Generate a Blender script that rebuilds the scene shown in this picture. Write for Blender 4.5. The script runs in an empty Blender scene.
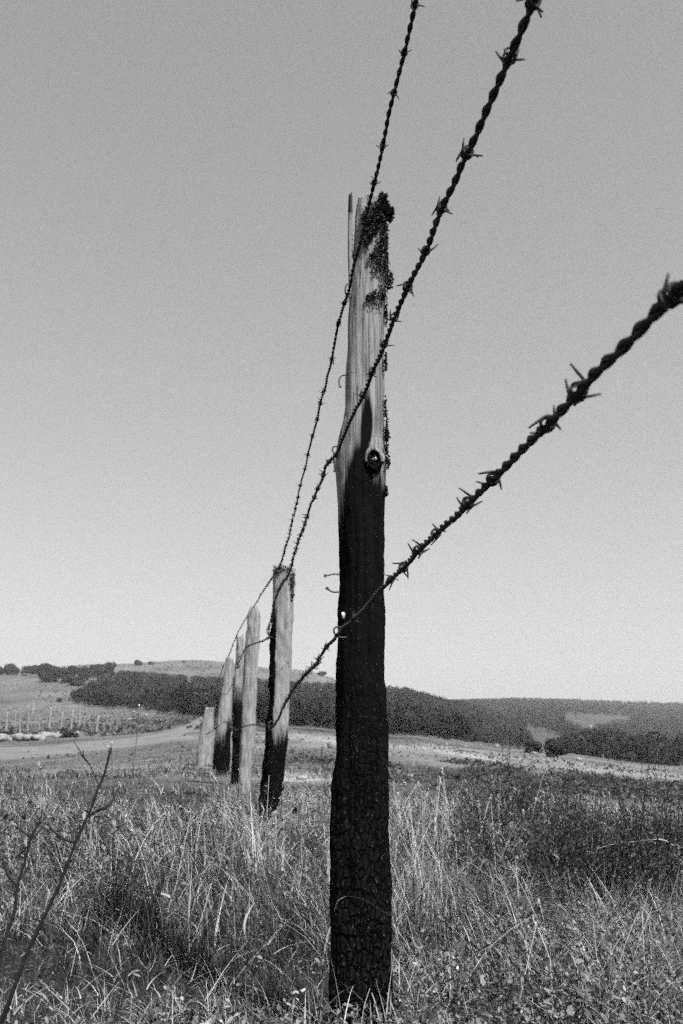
import bpy, math, random
import numpy as np
from mathutils import Vector, Matrix

random.seed(7)
rng = np.random.default_rng(7)
scene = bpy.context.scene
COL = scene.collection

# ------------------------------------------------------------------ camera
W, H, F = 683, 1024, 35 / 36 * 1024
CX, CY = 341.5, 512.0
YH = 735.0
EYE = 0.45
TH = math.atan((YH - CY) / F)
CT, ST = math.cos(TH), math.sin(TH)


def ray(px, py):
    u = (px - CX) / F
    v = (CY - py) / F
    return np.array([u, CT - v * ST, ST + v * CT])


def at(px, py, Y):
    r = ray(px, py)
    return Vector((r[0] / r[1] * Y, Y, EYE + r[2] / r[1] * Y))


def project(x, y, z):
    zc = z - EYE
    depth = y * CT + zc * ST
    up = -y * ST + zc * CT
    depth = np.where(np.abs(depth) < 1e-3, 1e-3, depth)
    return CX + F * x / depth, CY - F * up / depth


cam = bpy.data.cameras.new('camera')
cam.sensor_fit = 'VERTICAL'
cam.sensor_height = 36
cam.lens = 35
cam.clip_start = 0.02
cam.clip_end = 8000
cam.dof.use_dof = True
cam.dof.focus_distance = 1.3
cam.dof.aperture_fstop = 20
cam_o = bpy.data.objects.new('camera', cam)
COL.objects.link(cam_o)
cam_o.location = (0, 0, EYE)
cam_o.rotation_euler = (math.pi / 2 + TH, 0, 0)
scene.camera = cam_o


# ------------------------------------------------------------------ helpers
def tag(o, label=None, cat=None, group=None, kind=None):
    if label: o['label'] = label
    if cat: o['category'] = cat
    if group: o['group'] = group
    if kind: o['kind'] = kind
    return o


def empty(name, loc):
    o = bpy.data.objects.new(name, None)
    o.empty_display_size = 0.1
    COL.objects.link(o)
    o.location = loc
    return o


def mesh_np(name, verts, faces, attrs=None, smooth=True):
    """faces: list of int arrays (n,3)/(n,4)."""
    verts = np.asarray(verts, np.float32).reshape(-1, 3)
    me = bpy.data.meshes.new(name)
    me.vertices.add(len(verts))
    me.vertices.foreach_set('co', verts.ravel())
    faces = [np.asarray(f, np.int32) for f in faces if len(f)]
    nl = sum(f.size for f in faces)
    nf = sum(len(f) for f in faces)
    me.loops.add(nl)
    me.polygons.add(nf)
    me.loops.foreach_set('vertex_index', np.concatenate([f.ravel() for f in faces]))
    tot = np.concatenate([np.full(len(f), f.shape[1], np.int32) for f in faces])
    start = np.concatenate([[0], np.cumsum(tot)[:-1]]).astype(np.int32)
    me.polygons.foreach_set('loop_start', start)
    if smooth:
        me.polygons.foreach_set('use_smooth', np.ones(nf, bool))
    for k, a in (attrs or {}).items():
        at_ = me.attributes.new(k, 'FLOAT', 'POINT')
        at_.data.foreach_set('value', np.asarray(a, np.float32).ravel())
    me.update(calc_edges=True)
    return me


def obj(name, me, mat, parent=None):
    o = bpy.data.objects.new(name, me)
    COL.objects.link(o)
    if mat is not None and not me.materials:
        me.materials.append(mat)
    if parent is not None:
        o.parent = parent
    return o


def copy_tree(o, parent=None):
    c = o.copy()
    COL.objects.link(c)
    if parent is not None:
        c.parent = parent
    for ch in o.children:
        copy_tree(ch, c)
    return c


def _hash(ix, iy, iz, seed):
    n = (ix.astype(np.int64) * 374761393 + iy.astype(np.int64) * 668265263 + iz.astype(np.int64) * 2147483647 + seed * 974634) & 0xffffffff
    n = ((n ^ (n >> 13)) * 1274126177) & 0xffffffff
    n = (n ^ (n >> 16)) & 0xffffffff
    return n / 4294967295.0


def noise(x, y, z=None, seed=0):
    x = np.asarray(x, float); y = np.asarray(y, float)
    z = np.zeros_like(x) if z is None else np.asarray(z, float)
    x, y, z = np.broadcast_arrays(x, y, z)
    x0, y0, z0 = np.floor(x), np.floor(y), np.floor(z)
    fx, fy, fz = x - x0, y - y0, z - z0
    fx = fx * fx * (3 - 2 * fx); fy = fy * fy * (3 - 2 * fy); fz = fz * fz * (3 - 2 * fz)
    r = 0
    for a in (0, 1):
        for b in (0, 1):
            for c in (0, 1):
                w = (fx if a else 1 - fx) * (fy if b else 1 - fy) * (fz if c else 1 - fz)
                r = r + w * _hash(x0 + a, y0 + b, z0 + c, seed)
    return r


def fbm(x, y, z=None, seed=0, oct=4):
    r = 0; a = 0.5; s = 1.0; t = 0
    for i in range(oct):
        r = r + a * noise(np.asarray(x) * s, np.asarray(y) * s, None if z is None else np.asarray(z) * s, seed + i * 17)
        t += a; a *= .5; s *= 2.03
    return r / t


class MB:
    """collects pieces into one mesh"""
    def __init__(s):
        s.v, s.q, s.t, s.a, s.n = [], [], [], [], 0

    def add(s, v, q=None, t=None, tone=None):
        v = np.asarray(v, float).reshape(-1, 3)
        if q is not None and len(q): s.q.append(np.asarray(q) + s.n)
        if t is not None and len(t): s.t.append(np.asarray(t) + s.n)
        s.v.append(v)
        if tone is None: tone = np.full(len(v), .1)
        s.a.append(np.broadcast_to(np.asarray(tone, float), (len(v),)))
        s.n += len(v)

    def tube(s, pts, rad, sides=6, tone=.1, cap=True):
        pts = np.asarray(pts, float)
        n = len(pts)
        rad = np.atleast_1d(np.asarray(rad, float))
        rad = np.interp(np.linspace(0, 1, n), np.linspace(0, 1, len(rad)), rad) if len(rad) > 1 else np.full(n, rad[0])
        tan = np.gradient(pts, axis=0)
        tan /= np.linalg.norm(tan, axis=1)[:, None] + 1e-12
        ref = np.array([0.3, 0.2, 0.93]) if abs(tan[0][2]) < .9 else np.array([1.0, 0.1, 0])
        nrm = np.zeros_like(pts)
        a = np.cross(tan[0], ref); a /= np.linalg.norm(a); nrm[0] = a
        for i in range(1, n):
            a = nrm[i - 1] - tan[i] * np.dot(nrm[i - 1], tan[i])
            a /= np.linalg.norm(a) + 1e-12
            nrm[i] = a
        bi = np.cross(tan, nrm)
        ang = np.arange(sides) * 2 * math.pi / sides
        v = pts[:, None, :] + rad[:, None, None] * (np.cos(ang)[None, :, None] * nrm[:, None, :] + np.sin(ang)[None, :, None] * bi[:, None, :])
        i = np.arange(n - 1)[:, None] * sides; j = np.arange(sides)[None, :]; k = (j + 1) % sides
        q = np.stack([i + j, i + k, i + sides + k, i + sides + j], -1).reshape(-1, 4)
        v = v.reshape(-1, 3)
        t = None
        if cap:
            v = np.vstack([v, pts[0], pts[-1]])
            c0, c1 = n * sides, n * sides + 1
            js = np.arange(sides); ks = (js + 1) % sides
            t = np.vstack([np.stack([np.full(sides, c0), ks, js], -1),
                           np.stack([np.full(sides, c1), (n - 1) * sides + js, (n - 1) * sides + ks], -1)])
        s.add(v, q, t, tone)

    def mesh(s, name, smooth=True):
        fs = []
        if s.q: fs.append(np.vstack(s.q))
        if s.t: fs.append(np.vstack(s.t))
        return mesh_np(name, np.vstack(s.v), fs, {'tone': np.concatenate(s.a)}, smooth)

    def build(s, name, mat, parent=None, smooth=True):
        return obj(name, s.mesh(name, smooth), mat, parent)


def smooth_path(pts, n):
    """Catmull-Rom through pts"""
    P = np.asarray([tuple(p) for p in pts], float)
    P = np.vstack([2 * P[0] - P[1], P, 2 * P[-1] - P[-2]])
    seg = len(P) - 3
    out = []
    for i in range(seg):
        t = np.linspace(0, 1, n, endpoint=(i == seg - 1))[:, None]
        a, b, c, d = P[i:i + 4]
        out.append(.5 * (2 * b + (c - a) * t + (2 * a - 5 * b + 4 * c - d) * t ** 2 + (3 * b - a - 3 * c + d) * t ** 3))
    return np.vstack(out)


# ------------------------------------------------------------------ materials
class NT:
    def __init__(s, name):
        s.m = bpy.data.materials.new(name)
        s.m.use_nodes = True
        s.t = s.m.node_tree
        s.t.nodes.clear()
        s.out = s.t.nodes.new('ShaderNodeOutputMaterial')

    def n(s, typ, **kw):
        nd = s.t.nodes.new(typ)
        for k, v in kw.items():
            setattr(nd, k, v)
        return nd

    def l(s, a, b):
        s.t.links.new(a, b)

    def val(s, nd, k, x):
        if hasattr(x, 'is_linked') or isinstance(x, bpy.types.NodeSocket):
            s.l(x, nd.inputs[k])
        else:
            nd.inputs[k].default_value = x

    def math(s, op, a, b=0.0, clamp=False):
        nd = s.n('ShaderNodeMath', operation=op, use_clamp=clamp)
        s.val(nd, 0, a); s.val(nd, 1, b)
        return nd.outputs[0]

    def noise(s, scale, detail=4, vec=None, rough=.55, sc=None):
        nd = s.n('ShaderNodeTexNoise')
        nd.inputs['Scale'].default_value = scale
        nd.inputs['Detail'].default_value = detail
        nd.inputs['Roughness'].default_value = rough
        s.l(s.map(vec, sc), nd.inputs['Vector'])
        return nd.outputs['Fac']

    def map(s, vec=None, sc=None):
        if vec is None:
            vec = s.n('ShaderNodeTexCoord').outputs['Object']
        if sc is None:
            return vec
        mp = s.n('ShaderNodeMapping')
        mp.inputs['Scale'].default_value = sc
        s.l(vec, mp.inputs['Vector'])
        return mp.outputs[0]

    def ramp(s, fac, stops):
        nd = s.n('ShaderNodeMapRange')
        nd.inputs[1].default_value, nd.inputs[2].default_value, nd.inputs[3].default_value, nd.inputs[4].default_value = stops
        s.l(fac, nd.inputs[0])
        return nd.outputs[0]

    def mixv(s, f, a, b):
        nd = s.n('ShaderNodeMix', data_type='FLOAT')
        s.val(nd, 0, f); s.val(nd, 2, a); s.val(nd, 3, b)
        return nd.outputs[0]

    def attr(s, name):
        return s.n('ShaderNodeAttribute', attribute_name=name).outputs['Fac']

    def grey(s, v):
        nd = s.n('ShaderNodeCombineColor')
        for i in range(3): s.val(nd, i, v)
        return nd.outputs[0]

    def bump(s, h, strength, dist, nrm=None):
        nd = s.n('ShaderNodeBump')
        nd.inputs['Strength'].default_value = strength
        nd.inputs['Distance'].default_value = dist
        s.l(h, nd.inputs['Height'])
        if nrm is not None: s.l(nrm, nd.inputs['Normal'])
        return nd.outputs[0]

    def principled(s, col, rough=.8, spec=.3, nrm=None, metal=0.0):
        p = s.n('ShaderNodeBsdfPrincipled')
        s.l(s.grey(col) if not hasattr(col, 'type') or col.type != 'RGBA' else col, p.inputs['Base Color'])
        s.val(p, 'Roughness', rough)
        s.val(p, 'Specular IOR Level', spec)
        p.inputs['Metallic'].default_value = metal
        if nrm is not None: s.l(nrm, p.inputs['Normal'])
        return p.outputs[0]

    def done(s, sh):
        s.l(sh, s.out.inputs['Surface'])
        return s.m


def leaf_material(name, gain=1.0, trans=.3, spec=.25, rough=.5):
    k = NT(name)
    t = k.math('MULTIPLY', k.attr('tone'), gain)
    p = k.principled(t, rough, spec)
    tr = k.n('ShaderNodeBsdfTranslucent')
    k.l(k.grey(t), tr.inputs['Color'])
    mx = k.n('ShaderNodeMixShader')
    mx.inputs[0].default_value = trans
    k.l(p, mx.inputs[1]); k.l(tr.outputs[0], mx.inputs[2])
    return k.done(mx.outputs[0])


def wood_material():
    k = NT('weathered_charred_wood')
    ob = k.n('ShaderNodeTexCoord').outputs['Object']
    grain = k.noise(1, 6, ob, .6, (170, 170, 4.5))
    broad = k.noise(1, 4, ob, .6, (38, 38, 3.2))
    crack = k.noise(1, 3, ob, .5, (260, 260, 3.5))
    crackm = k.ramp(crack, (.62, .70, 0, 1))
    blot = k.noise(1, 5, ob, .65, (60, 60, 26))
    blotm = k.ramp(blot, (.58, .70, 0, 1))
    wood = k.ramp(grain, (.25, .75, .16, .33))
    wood = k.math('MULTIPLY', wood, k.ramp(broad, (.3, .7, .60, 1.2)))
    wood = k.mixv(k.math('MULTIPLY', crackm, .5), wood, .03)
    wood = k.mixv(k.math('MULTIPLY', blotm, k.attr('blotch'), True), wood, .045)
    # charring
    streak = k.noise(1, 6, ob, .65, (110, 110, 4.0))
    ca = k.math('ADD', k.attr('char'), k.math('MULTIPLY', k.math('SUBTRACT', streak, .5), 3.6))
    ca = k.math('ADD', ca, k.math('MULTIPLY', k.math('SUBTRACT', grain, .5), 2.2))
    cm = k.ramp(ca, (-.35, .75, 0, 1))
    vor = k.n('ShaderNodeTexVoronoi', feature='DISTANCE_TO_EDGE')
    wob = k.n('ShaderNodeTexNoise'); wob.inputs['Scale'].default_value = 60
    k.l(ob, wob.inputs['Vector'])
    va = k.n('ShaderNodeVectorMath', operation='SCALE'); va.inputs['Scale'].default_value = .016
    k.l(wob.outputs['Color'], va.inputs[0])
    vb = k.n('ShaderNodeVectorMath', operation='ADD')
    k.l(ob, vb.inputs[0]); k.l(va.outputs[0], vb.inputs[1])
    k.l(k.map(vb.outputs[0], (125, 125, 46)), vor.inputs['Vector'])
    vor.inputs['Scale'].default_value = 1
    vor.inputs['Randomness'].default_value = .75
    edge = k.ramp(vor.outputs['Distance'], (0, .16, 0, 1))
    glint = k.ramp(k.noise(1, 4, ob, .7, (230, 230, 120)), (.59, .70, 0, 1))
    glint = k.math('MULTIPLY', glint, edge)
    # pale specks paint glints on the lower, deeply burnt scales; the upper char is smooth
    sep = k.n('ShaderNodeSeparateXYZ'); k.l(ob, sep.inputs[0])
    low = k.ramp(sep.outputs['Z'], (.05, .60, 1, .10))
    glint = k.math('MULTIPLY', glint, low)
    blk = k.math('MULTIPLY', k.ramp(grain, (.3, .75, .5, 1.2)), k.mixv(low, .005, k.ramp(edge, (.2, 1, .001, .009))))  # paler block tops, darker cracks: sunlit relief put into the colour
    blk = k.math('MULTIPLY', blk, k.math('SUBTRACT', 1.0, k.math('MULTIPLY', crackm, .85)))
    charc = k.math('ADD', blk, k.math('MULTIPLY', glint, .11))
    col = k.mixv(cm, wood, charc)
    hw = k.math('ADD', grain, k.math('MULTIPLY', crackm, -.5))
    hc = k.math('ADD', k.math('MULTIPLY', edge, low), k.math('MULTIPLY', grain, .35))
    nb = k.bump(k.mixv(cm, hw, hc), .9, .005)
    return k.done(k.principled(col, k.mixv(cm, .9, .8), k.mixv(cm, .15, .03), nb))


def simple_material(name, lo, hi, scale, rough=.8, spec=.3, bump=.4, dist=.01, metal=0.):
    k = NT(name)
    ns = k.noise(scale, 6)
    return k.done(k.principled(k.ramp(ns, (.3, .7, lo, hi)), rough, spec, k.bump(ns, bump, dist), metal))


M_WOOD = wood_material()
M_WIRE = simple_material('rusted_wire', .010, .032, 900, .75, .3, .5, .0006)
M_NAIL = simple_material('rusted_nail', .02, .07, 700, .7, .3, .5, .0006)
M_GRASS = leaf_material('grass_blade', 1.0, .32)
M_LEAF = leaf_material('herb_leaf', 1.0, .2, .35, .45)
M_TREE = leaf_material('tree_foliage', 1.0, .2, .1, .7)
M_SHRUB = leaf_material('heather_foliage', 1.0, .2, .2, .6)
M_LICHEN = leaf_material('lichen', 1.0, .1, .1, .9)
M_STEM = simple_material('dead_stem_bark', .008, .024, 220, .85, .2, .6, .002)
M_BARK = simple_material('tree_bark', .04, .10, 6, .9, .2, .5, .02)
M_STONE = simple_material('pale_stone', .13, .30, 9, .9, .2, .6, .03)
M_PALE = simple_material('dry_pale_leaf', .3, .5, 120, .7, .3, .4, .001)
M_STAKE = simple_material('grey_stake_wood', .13, .29, 14, .9, .2, .5, .01)


def ground_material():
    k = NT('meadow_ground')
    ob = k.n('ShaderNodeTexCoord').outputs['Object']
    fine = k.noise(5, 8, ob, .75)
    mid = k.noise(.8, 8, ob, .75)
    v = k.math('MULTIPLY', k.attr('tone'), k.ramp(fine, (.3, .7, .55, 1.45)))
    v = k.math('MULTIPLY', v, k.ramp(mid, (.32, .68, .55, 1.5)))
    return k.done(k.principled(v, .95, .05, k.bump(fine, .6, .05)))


def track_material():
    k = NT('pale_dirt')
    ob = k.n('ShaderNodeTexCoord').outputs['Object']
    a = k.noise(.8, 6, ob, .6); b = k.noise(7, 6, ob, .7)
    v = k.math('MULTIPLY', k.ramp(a, (.3, .7, .12, .18)), k.ramp(b, (.3, .7, .75, 1.25)))
    return k.done(k.principled(v, .95, .05, k.bump(b, .4, .02)))


M_GROUND = ground_material()
M_TRACK = track_material()

# ------------------------------------------------------------------ terrain
DS = [5, 8, 12, 20, 30, 45, 65, 110, 190, 290, 400, 540, 700, 1000, 1600, 3200]
TABLE = {
    -400: [826, 798, 782, 770, 764, 752, 742, 724, 712, 700, 686, 672, 668, 690, 700, 722],
    0:    [826, 798, 781, 768, 758, 744, 737, 725, 716, 703, 687, 674, 670, 690, 705, 722],
    100:  [826, 798, 780, 764, 754, 742, 735, 724, 717, 706, 690, 669, 664, 690, 705, 722],
    190:  [826, 797, 777, 759, 747, 736, 728, 720, 717, 709, 693, 668, 660, 690, 705, 722],
    290:  [826, 798, 778, 762, 751, 741, 734, 728, 726, 716, 697, 673, 669, 690, 705, 722],
    400:  [826, 800, 783, 768, 758, 748, 743, 737, 735, 722, 706, 696, 697, 705, 705, 722],
    520:  [828, 805, 790, 776, 768, 760, 756, 750, 749, 753, 745, 735, 725, 710, 702, 722],
    683:  [832, 812, 801, 790, 783, 776, 771, 766, 770, 774, 765, 752, 741, 722, 707, 722],
    1100: [838, 822, 812, 804, 798, 790, 785, 778, 780, 782, 775, 762, 750, 726, 711, 722],
}
COLS = sorted(TABLE)
AZ = np.array([(c - CX) / F / 1.025 for c in COLS])
E = np.array([[(at(CX, p, 1.0).z - EYE) for p in TABLE[c]] for c in COLS])
LD = np.log(np.array(DS, float))


def e_table(az, d):
    az = np.clip(az, AZ[0], AZ[-1])
    ld = np.clip(np.log(np.maximum(d, 1e-3)), LD[0], LD[-1])
    i = np.clip(np.searchsorted(AZ, az) - 1, 0, len(AZ) - 2)
    j = np.clip(np.searchsorted(LD, ld) - 1, 0, len(LD) - 2)
    fa = (az - AZ[i]) / (AZ[i + 1] - AZ[i])
    fd = (ld - LD[j]) / (LD[j + 1] - LD[j])
    fa = fa * fa * (3 - 2 * fa)
    return (E[i, j] * (1 - fa) * (1 - fd) + E[i + 1, j] * fa * (1 - fd) + E[i, j + 1] * (1 - fa) * fd + E[i + 1, j + 1] * fa * fd)


def height(x, y, bumps=True):
    x = np.asarray(x, float); y = np.asarray(y, float)
    r = np.hypot(x, y)
    a = np.arctan2(x, y)
    ac = np.clip(a, -.55, .55)
    d = r * np.cos(ac)
    s = np.clip((np.abs(a) - .8) / .7, 0, 1); s = s * s * (3 - 2 * s)
    d = d * (1 - s) + np.minimum(d, 3) * s
    z5 = EYE + 5 * e_table(np.tan(ac), 5.0)
    zt = EYE + d * e_table(np.tan(ac), d)
    t = np.clip((d - 2) / 3, 0, 1)
    z = np.where(d < 5, z5 * t, zt)
    if bumps:
        k = np.clip(1 - d / 14, 0, 1)
        z = z + k * ((fbm(x * 1.4, y * 1.4, seed=3, oct=3) - .5) * .10 + (noise(x * 9, y * 9, seed=9) - .5) * .02)
    return z


def ground_at(px, py, dmin=1.2):
    r = ray(px, py)
    az, e = r[0] / r[1], r[2] / r[1]
    d = np.exp(np.linspace(math.log(dmin), math.log(1500), 3000))
    z = height(az * d, d)
    hit = np.nonzero(EYE + e * d <= z)[0]
    i = hit[0] if len(hit) else len(d) - 1
    return Vector((az * d[i], d[i], z[i]))


# dry (pale) and lush (dark) vegetation, placed by where it grows
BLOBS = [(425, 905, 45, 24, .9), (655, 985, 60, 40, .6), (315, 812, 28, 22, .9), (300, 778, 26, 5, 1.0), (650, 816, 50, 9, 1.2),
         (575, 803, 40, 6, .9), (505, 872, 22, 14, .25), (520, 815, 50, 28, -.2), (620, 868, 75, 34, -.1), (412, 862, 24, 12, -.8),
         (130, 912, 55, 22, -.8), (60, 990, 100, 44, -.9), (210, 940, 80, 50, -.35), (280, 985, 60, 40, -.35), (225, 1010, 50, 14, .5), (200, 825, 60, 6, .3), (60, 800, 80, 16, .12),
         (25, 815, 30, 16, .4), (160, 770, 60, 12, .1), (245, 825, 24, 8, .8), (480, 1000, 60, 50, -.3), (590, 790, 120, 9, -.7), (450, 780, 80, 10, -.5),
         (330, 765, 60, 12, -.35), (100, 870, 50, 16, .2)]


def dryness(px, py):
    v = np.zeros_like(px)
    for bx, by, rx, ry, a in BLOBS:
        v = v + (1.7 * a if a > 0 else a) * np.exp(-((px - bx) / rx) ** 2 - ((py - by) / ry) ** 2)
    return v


def ground_tone(x, y, z):
    px, py = project(x, y, z)
    d = y
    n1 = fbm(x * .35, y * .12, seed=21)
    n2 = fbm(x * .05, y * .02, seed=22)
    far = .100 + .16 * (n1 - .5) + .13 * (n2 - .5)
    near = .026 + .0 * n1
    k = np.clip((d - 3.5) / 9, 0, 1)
    t = near * (1 - k) + far * k
    # the mown strip that runs across the meadow, and the dark heath in front of it
    yb = np.interp(px, [200, 290, 400, 520, 683, 900], [735, 737, 749, 761, 778, 800])
    band = np.exp(-((py - yb) / np.interp(px, [290, 683], [7, 6.5])) ** 2) * np.clip((px - 240) / 60, 0, 1) * (d > 12)
    t = t + .075 * band * (.6 + .8 * n1)
    hb = np.exp(-((py - yb - 19) / 10) ** 2) * np.clip((px - 400) / 120, 0, 1) * (d > 10)
    t = t * (1 - .55 * hb)
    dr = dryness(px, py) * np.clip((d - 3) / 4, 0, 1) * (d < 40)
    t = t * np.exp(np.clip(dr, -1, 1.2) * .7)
    # hillsides
    hill = np.clip((d - 110) / 70, 0, 1)
    t = t * (1 - hill) + hill * (.115 + .10 * (n2 - .5) + .06 * (fbm(x * .2, y * .05, seed=31) - .5))
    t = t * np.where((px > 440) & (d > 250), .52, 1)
    return np.clip(t, .02, .6)


def build_ground():
    th = np.concatenate([np.linspace(-math.pi, -.6, 28, endpoint=False), np.linspace(-.6, -.36, 20, endpoint=False),
                         np.linspace(-.36, .36, 300, endpoint=False), np.linspace(.36, .6, 20, endpoint=False), np.linspace(.6, math.pi, 28, endpoint=False)])
    r = np.concatenate([[0.15], np.exp(np.linspace(math.log(.35), math.log(3500), 420))])
    T, R = np.meshgrid(th, r)
    x, y = (R * np.sin(T)).ravel(), (R * np.cos(T)).ravel()
    z = height(x, y)
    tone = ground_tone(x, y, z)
    n, m = len(r), len(th)
    i = np.arange(n - 1)[:, None] * m; j = np.arange(m)[None, :]; k = (j + 1) % m
    q = np.stack([i + j, i + k, i + m + k, i + m + j], -1).reshape(-1, 4)[:, ::-1]
    v = np.stack([x, y, z], -1)
    v = np.vstack([v, [0, 0, float(height(0., .01))]])
    js = np.arange(m)
    t = np.stack([np.full(m, n * m), (js + 1) % m, js], -1)
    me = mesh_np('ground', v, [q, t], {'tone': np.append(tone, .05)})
    tag(obj('ground', me, M_GROUND), kind='structure')


build_ground()

# dirt track
up_e = [(-120, 748), (-40, 747), (10, 746), (60, 744), (110, 739), (150, 735), (178, 727), (195, 720), (206, 714.5)]
lo_e = [(-140, 768), (-50, 764), (15, 760), (60, 756), (112, 750.5), (165, 743), (191, 732), (203, 723), (210, 716.5)]
A = smooth_path([ground_at(*p) for p in up_e], 10)
B = smooth_path([ground_at(*p) for p in lo_e], 10)
nS = 8
V = []
for i, (a, b) in enumerate(zip(A, B)):
    for s_ in range(nS + 1):
        f = s_ / nS
        p = a * (1 - f) + b * f
        wob = (noise(i * .8, s_ * 0 + 3, seed=55 + (s_ > 4)) - .5) * 2.2 if s_ in (0, nS) else 0
        p = p + (a - b) / np.linalg.norm(a - b) * wob
        V.append((p[0], p[1], float(height(p[0], p[1])) + (-.08 if s_ in (0, nS) else .02)))
q = [(i * (nS + 1) + j, i * (nS + 1) + j + 1, (i + 1) * (nS + 1) + j + 1, (i + 1) * (nS + 1) + j) for i in range(len(A) - 1) for j in range(nS)]
tag(obj('dirt_track', mesh_np('dirt_track', V, [np.array(q)]), M_TRACK), kind='structure')


# ------------------------------------------------------------------ fence posts
def make_post(profile, d, depth, charfn, seed, label, blotch=.5, jag=.012, dz=.006, sides=72, foot=None, topfn=None):
    prof = sorted(profile, key=lambda p: -p[0])
    zs = np.array([at(CX, p[0], d).z for p in prof])
    xl = np.array([at(p[1], p[0], d).x for p in prof]); xr = np.array([at(p[2], p[0], d).x for p in prof])
    base = at((prof[0][1] + prof[0][2]) / 2, prof[0][0], d)
    gz = float(height(base.x, d))
    zlo = min(zs[0], gz) - .25
    zz = np.arange(zlo, zs[-1], dz); zz = np.append(zz, zs[-1])
    L = np.interp(zz, zs, xl); Rr = np.interp(zz, zs, xr)
    if zlo < zs[0]:
        k = zz < zs[0]
        sl = (xl[1] - xl[0]) / (zs[1] - zs[0]); sr = (xr[1] - xr[0]) / (zs[1] - zs[0])
        sl, sr = np.clip(sl, -.12, .12), np.clip(sr, -.12, .12)
        L[k] = xl[0] + sl * (zz[k] - zs[0]); Rr[k] = xr[0] + sr * (zz[k] - zs[0])
    t = np.arange(sides) * 2 * math.pi / sides
    c, s_ = np.cos(t), np.sin(t)
    rad = 1 / (np.abs(c) ** 3.2 + np.abs(s_) ** 3.2) ** (1 / 3.2)
    rad = rad * (1 + .10 * (noise(t * 1.1, t * 0 + seed, seed=seed) - .5))
    u, w = rad * c, rad * s_
    u = (u - u.min()) / (u.max() - u.min()) * 2 - 1
    w = (w - w.min()) / (w.max() - w.min()) * 2 - 1
    n = len(zz)
    cen = (L + Rr) / 2; half = (Rr - L) / 2
    Z = np.repeat(zz[:, None], sides, 1)
    hw = half.mean()
    # grain grooves
    ti = np.repeat(np.arange(sides)[None, :] * 1.0, n, 0)
    ridge = fbm(ti * .55, Z * 2.2, seed=seed + 5, oct=3) - .5
    deep = np.clip(noise(ti * .42, Z * 1.3, seed=seed + 8) - .70, 0, 1)
    lump = fbm(u[None, :] * 2 + Z * 0, Z * 14, w[None, :] * 2 + Z * 0, seed=seed + 11, oct=3) - .5
    py = np.interp(zz, zs, [p[0] for p in prof])
    py = np.where(zz < zs[0], prof[0][0] + (zs[0] - zz) * F / d, py)
    ch = charfn(np.repeat(u[None, :], n, 0), np.repeat(py[:, None], sides, 1), np.repeat(w[None, :], n, 0))
    # burnt scales
    ax = ti * (2 * math.pi * hw / sides) / .013; az = Z / .021
    shift = noise(np.floor(ax), ax * 0, seed=seed + 2) * 3
    fx = np.abs(ax - np.floor(ax) - .5) * 2; fz = np.abs((az + shift) - np.floor(az + shift) - .5) * 2
    scale_d = -np.clip(np.maximum(fx, fz) - .72, 0, 1) * .006
    cf = np.clip(ch - 1.5, 0, 1)
    dis = ridge * .005 - deep * .022 + lump * (.008 if d < 3 else .022) * (1 + cf) + scale_d * cf
    sc = 1 + dis / hw * .8
    dep = depth / 2
    X = cen[:, None] + half[:, None] * u[None, :] * sc
    Y = d + dep + dep * w[None, :] * sc * (half / half.mean())[:, None] ** .3
    # broken top
    jz = (fbm(u * 2.6, w * 2.6, seed=seed + 3, oct=3) - .55) * jag * 4
    if topfn is not None: jz = jz + topfn(u, w)
    fade = np.clip((Z - (zs[-1] - .10)) / .10, 0, 1) ** 1.5
    Z = Z + fade * jz[None, :]
    v = np.stack([X, Y, Z], -1)
    rings = [v]
    chs = [ch]
    for f in (.72, .4, .12):
        lz = zs[-1] + jz * f - (1 - f) * .008 + (noise(u * 9 * f, w * 9 * f, seed=seed + 4) - .5) * jag * 1.5
        rings.append(np.stack([cen[-1] + half[-1] * u * f, d + dep + dep * w * f, lz], -1)[None])
        chs.append(ch[-1:])
    v = np.vstack(rings); ch = np.vstack(chs)
    N = v.shape[0]
    i = np.arange(N - 1)[:, None] * sides; j = np.arange(sides)[None, :]; k = (j + 1) % sides
    q = np.stack([i + j, i + k, i + sides + k, i + sides + j], -1).reshape(-1, 4)
    v = v.reshape(-1, 3)
    v = np.vstack([v, v[-sides:].mean(0)])
    js = np.arange(sides)
    tri = np.stack([np.full(sides, N * sides), (N - 1) * sides + js, (N - 1) * sides + (js + 1) % sides], -1)
    org = Vector((float(cen[np.argmin(np.abs(zz - gz))]), d + dep, gz))
    v = v - np.array(org)
    me = mesh_np('fence_post', v, [q, tri], {'char': np.append(ch.ravel(), ch[-1, 0]), 'blotch': np.full(len(v), blotch)})
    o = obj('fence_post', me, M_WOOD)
    o.location = org
    tag(o, label, 'fence post', 'posts of the barbed wire fence')
    return o


def local(o, p):
    return np.array(p) - np.array(o.location)


D1 = 1.66
P1 = [(1040, 326, 398), (1020, 327.5, 396.5), (960, 328.8, 394.5), (900, 330, 393), (845, 330.5, 391.5), (830, 331, 390.5), (800, 333.3, 389.5), (760, 334.5, 389), (700, 337, 387),
      (660, 337.5, 386), (620, 339, 385), (560, 340, 386), (520, 338.8, 386), (500, 338, 386), (480, 336.5, 386.5), (465, 335.2, 387), (450, 335.4, 387), (430, 338.5, 386),
      (415, 342.5, 385.5), (400, 345, 385), (350, 347, 385), (315, 348, 385.5), (290, 350, 386), (270, 352.5, 387), (230, 354.3, 387.5), (205, 355.5, 388.5), (193, 357, 388)]


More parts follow.
